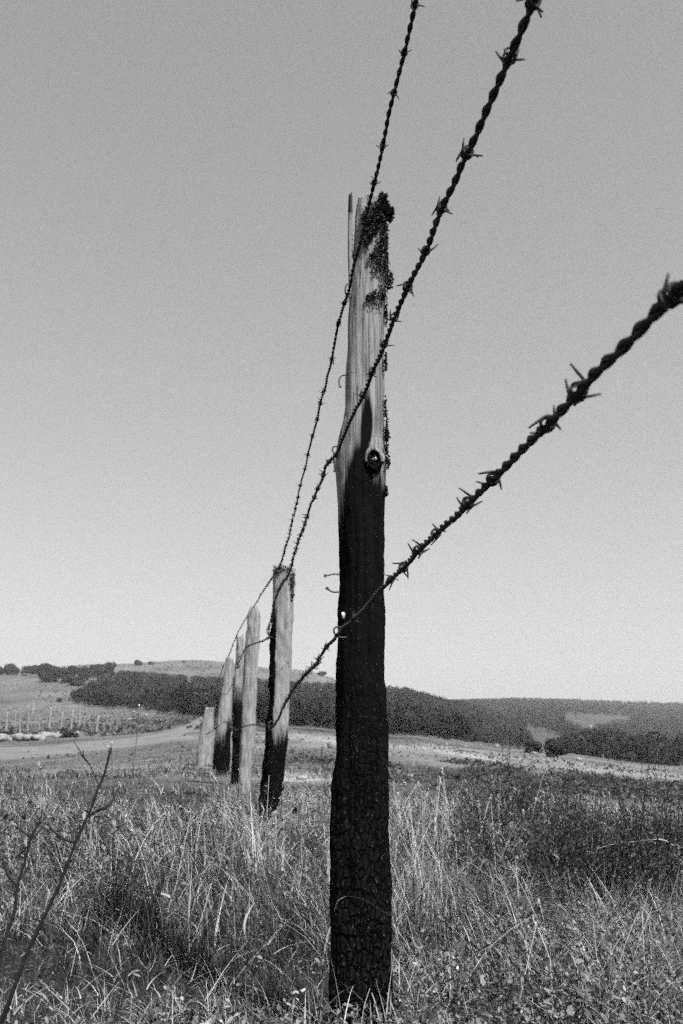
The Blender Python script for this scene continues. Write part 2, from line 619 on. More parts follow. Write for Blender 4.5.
def char1(u, py, w):
    b = np.interp(u, [-1, -.8, -.6, -.4, -.2, 0, .2, .4, .6, .8, 1], [508, 492, 470, 452, 438, 428, 428, 460, 470, 474, 474])
    c = (py - b) / 18
    # long tongue of soot up the middle
    tongue = np.exp(-((u - .16) / .24) ** 2) * np.clip((py - 388) / 30, 0, 1) * 2.4 - .35
    tongue = np.where(py < 480, tongue, -9)
    knot = np.exp(-(((u - .58) / .36) ** 2 + ((py - 452) / 14) ** 2)) * 2.5
    c = np.maximum(c, tongue) - knot * (py < 466)
    return np.where(w > .5, np.maximum(c, (py - 480) / 26), c)


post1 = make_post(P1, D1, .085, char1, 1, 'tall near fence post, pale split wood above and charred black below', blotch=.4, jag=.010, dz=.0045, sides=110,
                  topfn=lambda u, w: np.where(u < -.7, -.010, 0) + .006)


def char_low(y0, soft=12, left=None, lw=-.55, right=None):
    def fn(u, py, w):
        b = np.full_like(py, y0, dtype=float)
        if left is not None: b = np.where(u < lw, left, b)
        if right is not None: b = np.where(u > .4, right, b)
        return (py - b) / soft
    return fn


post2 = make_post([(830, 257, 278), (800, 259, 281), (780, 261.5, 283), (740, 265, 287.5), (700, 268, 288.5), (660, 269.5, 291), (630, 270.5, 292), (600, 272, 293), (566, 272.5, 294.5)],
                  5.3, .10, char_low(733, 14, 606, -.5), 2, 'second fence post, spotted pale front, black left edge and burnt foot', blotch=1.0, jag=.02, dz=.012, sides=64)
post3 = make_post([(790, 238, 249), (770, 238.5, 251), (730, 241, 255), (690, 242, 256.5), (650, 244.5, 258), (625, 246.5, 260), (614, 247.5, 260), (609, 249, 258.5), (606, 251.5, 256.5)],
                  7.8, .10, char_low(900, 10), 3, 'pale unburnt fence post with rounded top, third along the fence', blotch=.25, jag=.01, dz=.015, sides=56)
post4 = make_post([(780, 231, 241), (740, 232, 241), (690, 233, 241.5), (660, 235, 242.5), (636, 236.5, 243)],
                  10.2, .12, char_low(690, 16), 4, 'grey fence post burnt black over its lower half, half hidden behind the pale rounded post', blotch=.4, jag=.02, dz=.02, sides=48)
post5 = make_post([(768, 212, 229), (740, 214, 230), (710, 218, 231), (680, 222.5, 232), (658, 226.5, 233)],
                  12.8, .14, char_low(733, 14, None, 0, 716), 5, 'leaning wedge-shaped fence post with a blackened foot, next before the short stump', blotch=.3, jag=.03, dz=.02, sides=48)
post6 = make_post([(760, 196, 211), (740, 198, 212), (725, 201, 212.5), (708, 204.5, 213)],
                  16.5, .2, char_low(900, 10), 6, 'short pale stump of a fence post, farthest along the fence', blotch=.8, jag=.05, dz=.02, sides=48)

# splinter standing off the split top
mb = MB()
sp = [(352.6, 318, 6), (351.6, 285, 6.6), (350.6, 258, 6.2), (350.3, 232, 5.6), (350.4, 210, 5.2), (350.6, 195, 4.2)]
pts = [at(x, y, D1 + .022) for x, y, _ in sp]
P = smooth_path([local(post1, p) for p in pts], 6)
hw_ = np.interp(np.linspace(0, 1, len(P)), np.linspace(0, 1, len(sp)), [s[2] * D1 / F / 2 for s in sp])
ring = [(-1, -.9), (.2, -1.2), (1, -.6), (.8, 1.0), (-.6, 1.2)]
V = np.array([[(p[0] + a * h, p[1] + b * .006, p[2] + (a * .004 if i == len(P) - 1 else 0)) for a, b in ring] for i, (p, h) in enumerate(zip(P, hw_))])
m_ = len(ring)
q = [(i * m_ + j, i * m_ + (j + 1) % m_, (i + 1) * m_ + (j + 1) % m_, (i + 1) * m_ + j) for i in range(len(P) - 1) for j in range(m_)]
v = V.reshape(-1, 3)
v = np.vstack([v, V[-1].mean(0)])
tri = [(len(v) - 1, (len(P) - 1) * m_ + j, (len(P) - 1) * m_ + (j + 1) % m_) for j in range(m_)]
ch = np.full(len(v), -.75); ch[(len(P) - 7) * m_:] = .5
me = mesh_np('splinter', v, [np.array(q), np.array(tri)], {'char': ch, 'blotch': np.full(len(v), 1.0)}, smooth=False)
obj('splinter', me, M_WOOD, post1)

# knot: pale swollen collar with a dark, crumbled heart
kc = local(post1, at(374, 459, D1 - .001))
ns_, nr_ = 28, 9
V, C = [], []
for i in range(nr_):
    f = i / (nr_ - 1)
    rr = .0185 * (1 - f) + .0035
    yy = -.0035 * math.sin(min(f * 1.9, 1) * math.pi) + (.006 * max(0, f - .5) * 2)
    for j in range(ns_):
        a = 2 * math.pi * j / ns_
        w_ = 1 + .34 * (float(noise(math.cos(a) * 2 + 5, math.sin(a) * 2 + i * .6, seed=71)) - .5)
        V.append((kc[0] + rr * .82 * math.cos(a) * w_, kc[1] + yy + (.004 if f < .01 else 0), kc[2] + rr * math.sin(a) * w_ * 1.05))
        low_ = math.sin(a) < -.25
        C.append(3.0 if (f > .45 or low_) else -1.6 + 2.2 * float(noise(math.cos(a) * 3 + 9, math.sin(a) * 3, seed=5)))
q = [(i * ns_ + j, (i + 1) * ns_ + j, (i + 1) * ns_ + (j + 1) % ns_, i * ns_ + (j + 1) % ns_) for i in range(nr_ - 1) for j in range(ns_)]
V.append((kc[0], kc[1] + .007, kc[2])); C.append(3.0)
tri = [(len(V) - 1, (nr_ - 1) * ns_ + (j + 1) % ns_, (nr_ - 1) * ns_ + j) for j in range(ns_)]
knot = obj('knot', mesh_np('knot', V, [np.array(q)[:, ::-1], np.array(tri)[:, ::-1]], {'char': C, 'blotch': np.zeros(len(V))}), M_WOOD, post1)
mb = MB()
for i in range(16):
    a = random.uniform(0, 6.28); r_ = random.uniform(0, .008)
    p = kc + np.array([r_ * math.cos(a), -.001, r_ * math.sin(a)])
    s_ = random.uniform(.0012, .0026)
    mb.tube([p, p + np.array([random.uniform(-1, 1) * s_, -s_ * 1.5, random.uniform(-1, 1) * s_])], [s_, s_ * .6], 5, random.choice([.03, .05, .35]))
mb.build('knot_crumbs', M_LICHEN, knot)

# lichen: shaggy dark tufts on the head and right flank
def lichen(o, spots, d, count, size, name='lichen', tones=(.008, .035)):
    V, T = [], []
    for k in range(count):
        sx, sy, rx, ry = spots[k % len(spots)][:4]
        a = rng.uniform(0, 2 * math.pi); r_ = math.sqrt(rng.uniform(0, 1))
        px, py = sx + rx * r_ * math.cos(a), sy + ry * r_ * math.sin(a)
        p = np.array(at(px, py, d)) + np.array([0, rng.uniform(-.007, .030), 0])
        s_ = size * rng.uniform(.5, 1.5)
        for _ in range(2):
            dirv = rng.normal(size=3); dirv[1] -= .5; dirv /= np.linalg.norm(dirv)
            sd = np.cross(dirv, rng.normal(size=3)); sd /= np.linalg.norm(sd)
            V += [p - sd * s_ * .4, p + sd * s_ * .4, p + dirv * s_ * 1.1 + sd * s_ * .3, p + dirv * s_ * 1.3 - sd * s_ * .25]
            T += [rng.uniform(*tones)] * 4
    V = np.array(V) - np.array(o.location)
    q = np.arange(len(V)).reshape(-1, 4)
    return obj(name, mesh_np(name, V, [q], {'tone': T}, smooth=False), M_LICHEN, o)


lichen(post1, [(376, 212, 11, 10), (371, 222, 9, 12), (384, 205, 6, 8), (366, 236, 5, 10), (383, 197, 4, 4), (390, 211, 3.5, 4), (374, 219, 10, 7), (368, 230, 6, 13), (372, 214, 10, 8)], D1, 4200, .0027, tones=(.006, .06))
lichen(post1, [(386, 262, 3, 12), (389, 277, 4, 8), (378, 252, 5, 8), (373, 256, 4, 4), (383, 240, 5, 14), (380, 294, 8, 5), (371, 298, 5, 4), (386, 236, 2.5, 20), (378, 265, 4, 6)], D1, 1700, .0026, tones=(.006, .06))
lichen(post1, [(386.5, 425, 1.2, 14), (387.5, 434, 2, 4), (388, 460, 2.2, 7), (386.8, 447, 1.2, 8), (386.4, 312, 1, 12), (386, 360, .8, 8), (386.5, 490, .8, 3), (385.5, 405, .8, 10)], D1 + .02, 700, .0027)
lichen(post2, [(292, 576, 3, 6), (285, 569, 7, 3), (293, 590, 1.5, 12), (277, 571, 4, 3), (291, 580, 4, 8)], 5.3, 260, .008, tones=(.02, .16))


# ------------------------------------------------------------------ nails and staples
def px_tube(o, name, pts, d, rad, mat=M_NAIL, n=6, parent=None):
    P_ = [local(o, at(p[0], p[1], d + (p[2] if len(p) > 2 else 0))) for p in pts]
    mb = MB(); path = smooth_path(P_, n)
    mb.tube(path, rad, 8)
    # nail head
    return mb.build(name, mat, o)


px_tube(post1, 'bent_nail', [(350, 374.5, .03), (346, 375, .02), (341.5, 376, .015), (339.3, 379.5, .012), (339.2, 384, .01), (339.8, 386.8, .008), (341, 387, .004)], D1, .0014)
px_tube(post1, 'bent_nail', [(342, 576, .03), (338, 574.4, .02), (333, 574.2, .015), (328.5, 575.3, .012), (325, 575.8, .01)], D1, .0013)
px_tube(post1, 'nail_head', [(325.4, 574.3, .01), (325, 577.2, .01)], D1, .0022)
px_tube(post1, 'bent_nail', [(342, 590, .03), (338, 592, .02), (333, 592, .015), (329, 590, .012), (327, 588, .01)], D1, .0014)
px_tube(post1, 'nail_head', [(327.8, 587, .01), (326.2, 589.5, .01)], D1, .0022)
px_tube(post1, 'staple', [(352, 286, .02), (349.5, 283.5, .0), (346.8, 284.5, -.006), (345.4, 288, -.008), (345.6, 293, -.006), (347.5, 296.5, .0), (351, 297, .02)], D1, .0015)
px_tube(post1, 'staple', [(342, 450, .02), (338, 446.6, -.002), (333.5, 447, -.008), (332.4, 450.5, -.010), (334.0, 453.5, -.010), (333.9, 460, -.008), (334.6, 470.5, -.006), (333.4, 471.5, -.006)], D1, .0014)
px_tube(post1, 'staple', [(345, 629, .02), (338.5, 627, -.002), (335, 627.6, -.008), (333.8, 631, -.010), (335.5, 634.5, -.006), (340, 637.2, -.004), (347, 637.5, .006)], D1, .0015)
px_tube(post2, 'staple', [(273, 624, .02), (268.5, 626, -.01), (267, 631, -.012), (269, 636, -.01), (273, 637.5, .02)], 5.3, .003)
px_tube(post2, 'staple', [(273, 721, .02), (269.5, 722, -.01), (268.6, 726, -.012), (270, 730, -.01), (274, 730, .02)], 5.3, .003)
px_tube(post4, 'staple', [(241, 655, .02), (237.5, 658, -.02), (237.5, 664, -.02), (241, 667, .02)], 10.2, .006)

# pale chip of bare wood by the lowest staple
mb = MB()
c = local(post1, at(343.2, 615.5, D1 - .003))
ang = np.linspace(0, 2 * math.pi, 12, endpoint=False)
V = [(c[0] + .0032 * math.cos(a) * (1 + .3 * math.sin(3 * a)), c[1] + .002 * math.cos(a), c[2] + .0065 * math.sin(a)) for a in ang]
V += [(x * .6 + c[0] * .4, y - .004, z * .6 + c[2] * .4) for x, y, z in V]
q = [(j, (j + 1) % 12, 12 + (j + 1) % 12, 12 + j) for j in range(12)]
V.append((c[0], c[1] - .0045, c[2]))
tri = [(24, 12 + j, 12 + (j + 1) % 12) for j in range(12)]
chip = obj('wood_chip', mesh_np('wood_chip', V, [np.array(q), np.array(tri)]), M_PALE, post1)
chip['label'] = 'small pale chip of bare wood'


# ------------------------------------------------------------------ barbed wire
def barb_mesh(seed):
    r = random.Random(seed)
    mb = MB()
    for off, ph in ((-.0022, 0), (.0022, r.uniform(1.2, 2.2))):
        turns = 1.25
        a0 = ph; R_ = .0040
        pts = []
        n = 16
        e0 = a0; e1 = a0 + turns * 2 * math.pi
        L0, L1 = r.uniform(.0068, .0115), r.uniform(.0068, .0115)
        p0 = np.array([R_ * math.cos(e0), R_ * math.sin(e0), off - .002])
        t0 = np.array([math.sin(e0), -math.cos(e0), r.uniform(-.35, .35)])
        pts.append(p0 + t0 * L0); pts.append(p0 + t0 * L0 * .5); pts.append(p0 + t0 * .0012)
        for i in range(n + 1):
            a = e0 + (e1 - e0) * i / n
            pts.append(np.array([R_ * math.cos(a), R_ * math.sin(a), off - .002 + .004 * i / n]))
        p1 = np.array([R_ * math.cos(e1), R_ * math.sin(e1), off + .002])
        t1 = np.array([-math.sin(e1), math.cos(e1), r.uniform(-.35, .35)])
        pts.append(p1 + t1 * .0012); pts.append(p1 + t1 * L1 * .5); pts.append(p1 + t1 * L1)
        rad = np.full(len(pts), .00085); rad[0] = rad[-1] = .0005
        mb.tube(pts, rad, 6)
    return mb.mesh('barb')


BARBS = [barb_mesh(i) for i in range(9)]
for b in BARBS: b.materials.append(M_WIRE)

X1, Y1 = at(345, 450, D1 - .008).x, D1 - .008
X2, Y2 = at(269, 640, 5.29).x, 5.29
SL = (X2 - X1) / (Y2 - Y1)


def plane_pt(px, py, x0, y0, sl):
    r = ray(px, py); k = r[0] / r[1]
    Y = (x0 - sl * y0) / (k - sl)
    return at(px, py, Y)


def make_wire(name, label, att1, up_end, span12, att2, rest, barb_px, seed):
    """att1/att2: pixel of the ties on the first two posts; span12: pixels of the sagging span; rest: (px, py, depth)."""
    r = random.Random(seed)
    p1 = np.array(at(att1[0], att1[1], Y1))
    # taut span towards and past the camera, in the vertical plane of the fence
    sl = SL * up_end[2]
    pe = np.array(plane_pt(up_end[0], up_end[1], p1[0], p1[1], sl))
    dirv = (pe - p1) / np.linalg.norm(pe - p1)
    far_end = p1 + dirv * np.linalg.norm(pe - p1) * 1.0
    k = (-.55 - p1[1]) / dirv[1]
    start = p1 + dirv * k
    nup = 40
    upper = [start + (p1 - start) * i / nup for i in range(nup)]
    p2 = np.array(at(att2[0], att2[1], Y2))
    sl2 = (p2[0] - p1[0]) / (p2[1] - p1[1])
    mid = [np.array(plane_pt(a, b, p1[0], p1[1], sl2)) for a, b in span12]
    tail = [np.array(at(a, b, c)) for a, b, c in rest]
    path = smooth_path(list(upper) + [p1] + mid + [p2] + tail, 14)
    seg = np.linalg.norm(np.diff(path, axis=0), axis=1)
    s_ = np.concatenate([[0], np.cumsum(seg)])
    step = .0026
    ss = np.arange(0, s_[-1], step)
    C_ = np.stack([np.interp(ss, s_, path[:, i]) for i in range(3)], -1)
    # slight handling kinks
    for i in range(3):
        C_[:, i] += (fbm(ss * 7, ss * 0 + i * 9.1, seed=seed, oct=3) - .5) * .006 * (np.abs(C_[:, 1] - Y1) > .05)
    T_ = np.gradient(C_, axis=0); T_ /= np.linalg.norm(T_, axis=1)[:, None]
    up = np.array([0, 0, 1.0])
    N_ = np.cross(T_, up); N_ /= np.linalg.norm(N_, axis=1)[:, None]
    B_ = np.cross(T_, N_)
    pitch = .036 * (1 + .25 * (fbm(ss * 4, ss * 0, seed=seed + 1, oct=2) - .5))
    ph = np.cumsum(2 * math.pi * step / pitch)
    root = empty('barbed_wire', start)
    tag(root, label, 'barbed wire', 'strands of barbed wire')
    mb = MB()
    for k_ in (0, math.pi):
        pts = C_ + .00155 * (np.cos(ph + k_)[:, None] * N_ + np.sin(ph + k_)[:, None] * B_) - start
        mb.tube(pts, .00162 * (1 + .10 * (noise(ss * 300, ss * 0 + k_, seed=seed) - .5)), 6)
    mb.build('strand', M_WIRE, root)
    # barbs
    proj = np.stack(project(C_[:, 0], C_[:, 1], C_[:, 2]), -1)
    front = C_[:, 1] > .2
    pos = []
    for b in barb_px:
        dd = np.hypot(proj[:, 0] - b[0], proj[:, 1] - b[1]) + (~front) * 1e6
        pos.append(ss[int(np.argmin(dd))])
    x = max(pos)
    while x < ss[-1] - .05:
        x += r.uniform(.062, .105) if x < 6 else r.uniform(.09, .13)
        pos.append(x)
    pos = sorted(p for p in pos if p < ss[-1] - .02)
    extra = MB()
    for n_, p in enumerate(pos):
        i = min(int(p / step), len(C_) - 1)
        z_ = Vector(T_[i]); m = z_.to_track_quat('Z', 'Y').to_matrix().to_4x4()
        m = Matrix.Translation(Vector(C_[i] - start)) @ m @ Matrix.Rotation(r.uniform(0, 6.28), 4, 'Z') @ Matrix.Rotation(r.uniform(-.25, .25), 4, 'X') @ Matrix.Scale(r.uniform(.9, 1.12), 4)
        bm_ = BARBS[r.randrange(len(BARBS))]
        if n_ < 99:
            o = obj('barb', bm_, None, root)
            o.matrix_local = m
        else:
            v = np.empty(len(bm_.vertices) * 3, np.float32); bm_.vertices.foreach_get('co', v)
            v = v.reshape(-1, 3) @ np.array(m.to_3x3()).T + np.array(m.to_translation())
            qs = np.array([p_.vertices[:] for p_ in bm_.polygons if len(p_.vertices) == 4]); ts = np.array([p_.vertices[:] for p_ in bm_.polygons if len(p_.vertices) == 3])
            extra.add(v, qs, ts)
    if extra.n:
        e = extra.build('far_barbs', M_WIRE, root); e['kind'] = 'stuff'
    return root


make_wire('barbed_wire', 'top strand of barbed wire, tied at the splintered head of the near post', (348.5, 291), (416, 0, 1.0),
          [(338, 325), (331, 360), (324, 388), (313, 436), (301, 484), (289, 535), (281, 563)], (276, 572),
          [(262, 593, 6.9), (253, 608, 7.75), (242, 625, 9.0), (234, 642, 10.1), (229, 655, 12), (225, 662, 12.7), (216, 688, 15), (209, 712, 16.4)],
          [(414, 5), (404.4, 53), (393, 92), (380, 145), (372, 182), (362, 214), (344.5, 303), (337.5, 323), (329, 359), (322.5, 391), (316.6, 402), (316, 419), (313, 436), (309, 455), (306, 469), (300, 485.5), (297, 497)], 11)
make_wire('barbed_wire', 'middle strand of barbed wire, tied level with the knot on the near post', (336.5, 453), (533.5, 0, 1.0),
          [(326, 466), (323, 476), (313, 500), (305, 523), (296, 548), (288, 574), (276, 597)], (269, 630),
          [(269.5, 637, 5.5), (258, 642.5, 6.6), (246, 648, 7.72), (240, 660, 9.2), (237, 666, 10.15), (233, 682, 11.5), (227, 694, 12.4), (219, 695, 12.78), (211, 712, 15)],
          [(533, 6), (511, 56), (464, 150), (440.5, 208), (420.6, 248), (411, 289), (397, 319), (389, 346), (372.6, 372), (363, 395), (328, 461), (322, 474), (317.5, 488), (314, 497), (308, 517)], 12)
make_wire('barbed_wire', 'lowest strand of barbed wire, crossing the charred part of the near post', (338, 634), (684, 284, 1.0),
          [(322, 653), (316, 664), (303, 677), (292, 691), (283, 708), (277, 721)], (271, 727),
          [(262, 726, 6.2), (252, 724.5, 7.2), (242, 727, 7.75), (236, 730, 9.5), (231, 724, 11.0), (224, 722, 12.2), (216, 728, 12.75), (206, 735, 16)],
          [(674, 295), (578, 391), (546, 422), (489, 475), (464, 498), (434, 531), (414, 545), (401, 565), (392, 581), (352, 615), (327, 647), (319, 659)], 13)


# ------------------------------------------------------------------ trees and woods
def crown(r, n, rx, rz, lobes=9, leaf=.34, base=.25):
    """leaf quads spread through uneven lobes; returns verts (4n,3), tones"""
    L = []
    for i in range(lobes):
        a = r.uniform(0, 2 * math.pi); q = math.sqrt(r.uniform(0, 1)) * .62
        L.append((math.cos(a) * q * rx, math.sin(a) * q * rx, rz * (base + r.uniform(.12, .82) * (1 - .25 * q)), rx * r.uniform(.30, .52)))
    L.append((0, 0, rz * (base + .45), rx * .55))
    L = np.array(L)
    k = r.integers(0, len(L), n)
    d = r.normal(size=(n, 3)); d /= np.linalg.norm(d, axis=1)[:, None]
    rad = L[k, 3] * r.uniform(.6, 1.04, n) ** .4
    c = L[k, :3] + d * rad[:, None] * np.array([1, 1, .8])
    nrm = d + r.normal(size=(n, 3)) * .28; nrm /= np.linalg.norm(nrm, axis=1)[:, None]
    s1 = np.cross(nrm, r.normal(size=(n, 3))); s1 /= np.linalg.norm(s1, axis=1)[:, None]
    s2 = np.cross(nrm, s1)
    s = leaf * r.uniform(.5, 1.3, n)[:, None]
    v = np.stack([c - s1 * s, c - s2 * s * .6, c + s1 * s, c + s2 * s * .6], 1).reshape(-1, 3)
    v[:, 2] = np.maximum(v[:, 2], .1)
    lt = r.uniform(.8, 1.25, len(L))
    t = np.repeat(.027 * r.uniform(.75, 1.25, n) * lt[k], 4)
    return v, t


def make_tree(x, y, hgt, rx, label, group, name='broadleaf_tree', seed=0, cat='tree', n=3000, leaf=None, base=.02):
    r = np.random.default_rng(seed)
    z = float(height(x, y)) - .1
    root = empty(name, (x, y, z))
    tag(root, label, cat, group)
    v, t = crown(r, n, rx, hgt * .78, 10, leaf or rx * .085, base)
    obj('crown', mesh_np('crown', v, [np.arange(len(v)).reshape(-1, 4)], {'tone': t}, False), M_TREE, root)
    mb = MB()
    pts = [(0, 0, -.3), (.05 * hgt * r.normal() * .3, 0, hgt * .2), (0, .02 * hgt, hgt * .42), (.02 * hgt, 0, hgt * .62)]
    mb.tube(smooth_path(pts, 4), np.linspace(hgt * .035, hgt * .010, 13), 7)
    for i in range(5):
        a = r.uniform(0, 6.28)
        b = np.array([math.cos(a), math.sin(a), .9]) * rx * .6
        p = np.array([0, 0, hgt * r.uniform(.18, .4)])
        mb.tube(smooth_path([p, p + b * .5 + [0, 0, .1], p + b], 4), np.linspace(hgt * .014, hgt * .004, 9), 5)
    mb.build('trunk', M_BARK, root)
    return root


def hill_tree(px, py_base, py_top, wpx, label, group, dmin, seed, **kw):
    g = ground_at(px, py_base, dmin)
    hgt = (py_base - py_top) * g.y / F
    return make_tree(g.x, g.y, hgt * 1.05, wpx * g.y / F / 2, label, group, seed=seed, **kw)


HG = 'trees along the hilltop on the left'
hill_tree(-2, 675, 662, 16, 'round tree cut by the left edge of the picture on the hilltop', HG, 300, 1)
hill_tree(12, 675, 660, 19, 'dome-shaped hilltop tree standing second from the left edge', HG, 300, 2)
hill_tree(27, 675.5, 661, 14, 'small round hilltop tree in a dip between two larger ones', HG, 300, 3)
hill_tree(38, 677, 660.5, 17, 'hilltop tree joining the left side of the tallest dark clump', HG, 300, 4)
hill_tree(52, 682, 657, 30, 'tallest broad dark tree in the hilltop clump', HG, 300, 5)
hill_tree(68, 683, 658.5, 22, 'dark tree in the middle of the hilltop clump', HG, 300, 6)
hill_tree(84, 681, 660, 20, 'spreading tree behind the pale gap in the hilltop clump', HG, 320, 7)
hill_tree(97, 678, 657.5, 20, 'flat-topped hilltop tree left of the last one in the row', HG, 340, 8)
hill_tree(108, 676, 657.5, 16, 'last tree at the right end of the hilltop row', HG, 340, 9)
hill_tree(76, 686, 672, 20, 'low bushy tree below the hilltop clump, against its foot', HG, 280, 10)
RG = 'lone trees on the ridge'
hill_tree(138, 665.5, 658.2, 11, 'lone round tree on the bare ridge', RG, 250, 11)
hill_tree(151, 664.5, 661, 7, 'tiny tree just right of the lone round tree on the ridge', RG, 250, 12)
hill_tree(183, 662.8, 660.4, 5, 'speck of a bush on the bare ridge above the wood', RG, 250, 13)
hill_tree(322, 676, 671, 11, 'low round bush on the skyline between the two nearest posts', RG, 300, 14)
hill_tree(60, 702, 695.5, 7, 'small dark bush alone at the left end of the wood', 'bushes at the wood edge', 120, 15, name='bush', cat='bush', base=.05)
hill_tree(532, 753, 739, 22, 'rounded bush in the pale gap between the two woods on the right', 'bushes at the wood edge', 60, 16, name='bush', cat='bush', base=.02)
hill_tree(557, 758, 735, 24, 'round tree at the left end of the right-hand wood', 'trees at the wood edge', 60, 17, base=.05)


def wood(name, cells, keep, seed, n_leaf, hrange, leaf, kindlabel):
    r = np.random.default_rng(seed)
    V, T, n = [], [], 0
    protos = [crown(r, n_leaf, 1.0, 1.55, 9, leaf, .05) for _ in range(7)]
    for (x, y) in cells:
        hgt = r.uniform(*hrange)
        z = float(height(x, y))
        hgt = keep(x, y, z, hgt)
        if not hgt: continue
        v, t = protos[r.integers(0, 7)]
        a = r.uniform(0, 6.28); ca, sa = math.cos(a), math.sin(a)
        w = hgt * r.uniform(.42, .62)
        vv = np.stack([(v[:, 0] * ca - v[:, 1] * sa) * w + x, (v[:, 0] * sa + v[:, 1] * ca) * w + y, v[:, 2] * hgt / 1.6 + z - .2], -1)
        V.append(vv); T.append(t * r.uniform(.5, 1.65)); n += 1
    v = np.vstack(V)
    print(name, n, len(v) // 4)
    o = obj(name, mesh_np(name, v, [np.arange(len(v)).reshape(-1, 4)], {'tone': np.concatenate(T)}, False), M_TREE)
    tag(o, kindlabel[0], kindlabel[1], kind='stuff')


def grid_cells(pxa, pxb, da, db, sp, seed):
    r = np.random.default_rng(seed)
    out = []
    d = da
    while d < db:
        sp_ = sp * (d / da) ** .45
        x = (pxa - CX) / F / 1.025 * d
        x1 = (pxb - CX) / F / 1.025 * d
        while x < x1:
            out.append((x + r.uniform(-.35, .35) * sp_, d + r.uniform(-.4, .4) * sp_)); x += sp_
        d += sp_
    return out


MT_PX = [66, 80, 100, 120, 150, 200, 240, 290, 340, 390, 412, 450, 480, 505, 523, 530]
MT_TOP = [694, 686, 676, 669, 671, 675, 676, 680, 682, 681, 688, 698, 703, 711, 722, 745]
MB_PX = [66, 110, 150, 195, 290, 340, 390, 440, 490, 520, 545]
MB_BOT = [702, 708, 711, 717, 728, 731, 736, 740, 744, 748, 752]


def fit(h, py_base, py_top, d):
    m = (py_base - py_top) * d / F
    return 0 if m < 2.2 else min(h, m)


def keep_mid(x, y, z, h):
    bx, by = project(x, y, z)
    bx, by = float(bx), float(by)
    if bx < 70 or bx > 528: return 0
    if by > np.interp(bx, MB_PX, MB_BOT) + 1: return 0
    return fit(h, by, float(np.interp(bx, MT_PX, MT_TOP)), y)


wood('mixed_wood', grid_cells(55, 540, 165, 560, 4.4, 5), keep_mid, 5, 420, (4.2, 7.0), .10,
     ('dark dense wood filling the slope across the middle distance', 'wood'))

RT_PX = [540, 560, 590, 620, 650, 683, 800, 1000]
RT_TOP = [738, 737, 728, 725, 727, 731, 735, 740]


def keep_right(x, y, z, h):
    bx, by = project(x, y, z)
    bx, by = float(bx), float(by)
    return fit(h, by, float(np.interp(bx, RT_PX, RT_TOP)), y) if 549 < bx < 1000 else 0


wood('valley_wood', grid_cells(545, 1000, 190, 540, 5.0, 6), keep_right, 6, 420, (5.5, 9), .10,
     ('dark wood in the hollow beyond the meadow at right', 'wood'))

PATCH = [([562, 575, 590, 603, 632], [715.5, 714.5, 715, 716, 717.5], [716.5, 721, 727, 721, 718.5]),
         ([519, 530, 545, 563], [730, 730.5, 731.5, 734], [737, 746, 743, 735])]


def keep_far(x, y, z, h):
    bx, by = project(x, y, z); tx, ty = project(x, y, z + h)
    bx, by, ty = float(bx), float(by), float(ty)
    if bx < 440: return 0
    j = 1.6 * math.sin(bx * .9) + 1.1 * math.sin(bx * 2.3)
    for xs, tops, bots in PATCH:
        if xs[0] < bx < xs[-1]:
            t_, b_ = np.interp(bx, xs, tops) + j * .5, np.interp(bx, xs, bots) + j
            if by > t_ and ty < b_: return 0
    return fit(h, by, float(np.interp(bx, [440, 520, 600, 683, 1000], [699.5, 697, 699, 702, 708])), y)


wood('ridge_forest', grid_cells(430, 1000, 480, 2200, 10, 8), keep_far, 8, 150, (7, 11), .16,
     ('far forest covering the long ridge at right', 'forest'))
wood('hilltop_copse', [(float(p.x), float(p.y)) for p in [ground_at(px, py, 350) for px, py in ((388, 694), (394, 690), (400, 690.5), (406, 694), (411, 697))]],
     lambda x, y, z, h: h, 9, 500, (6, 9), .11, ('clump of trees on the skyline right of the near post', 'copse'))


# ------------------------------------------------------------------ stakes, stone wall, boulders
def stake(px, py_bot, py_top, wpx, lean, label, group, dmin, seed, d=None):
    r = random.Random(seed)
    g = ground_at(px, py_bot, dmin)
    if d is not None:
        p = at(px, py_bot, d); g = Vector((p.x, d, min(p.z, float(height(p.x, d)))))
    top = at(px + lean, py_top, g.y)
    w_ = wpx * g.y / F / 2
    hgt = top.z - g.z
    mb = MB()
    pts = [np.array([0, 0, -.25]), np.array([(top.x - g.x) * .5 + r.uniform(-.2, .2) * w_, 0, hgt * .5]), np.array([top.x - g.x, r.uniform(-.1, .1), hgt])]
    path = smooth_path(pts, 5)
    mb.tube(path, w_ * np.linspace(1.1, .75, len(path)) * (1 + .15 * np.array([r.uniform(-1, 1) for _ in path])), 7)
    o = mb.build('stake', M_STAKE)
    o.location = g
    tag(o, label, 'fence stake', group)


ORD = ['leftmost', 'second from left', 'third from left', 'fourth from left', 'fifth from left', 'sixth from left', 'seventh from left', 'eighth from left',
       'ninth from left', 'tenth from left', 'eleventh from left', 'twelfth from left', 'thirteenth from left', 'fourteenth from left', 'third from right', 'second from right', 'rightmost']
LS = [(6, 731, 712, 2.6, 1.5), (15, 728, 710, 1.6, .5), (20, 734, 719, 2.0, 0), (27.5, 733, 705, 2.0, .8), (32, 714, 703, 3.2, 1.5), (39, 729, 714, 1.4, 0), (49, 728, 707, 2.6, 2),
      (61, 729, 712, 2.4, 1.6), (71, 729, 709.5, 2.6, 2), (79, 727, 710, 2.0, 1.2), (84, 727, 716, 1.3, 0), (89, 727, 715, 1.5, .8), (91, 735, 728, 1.5, .8), (96, 734, 716.5, 2.4, 2.5), (104, 733, 724, 1.6, .6), (110, 732, 725, 1.4, .5), (116, 731.5, 725.5, 1.4, .8)]
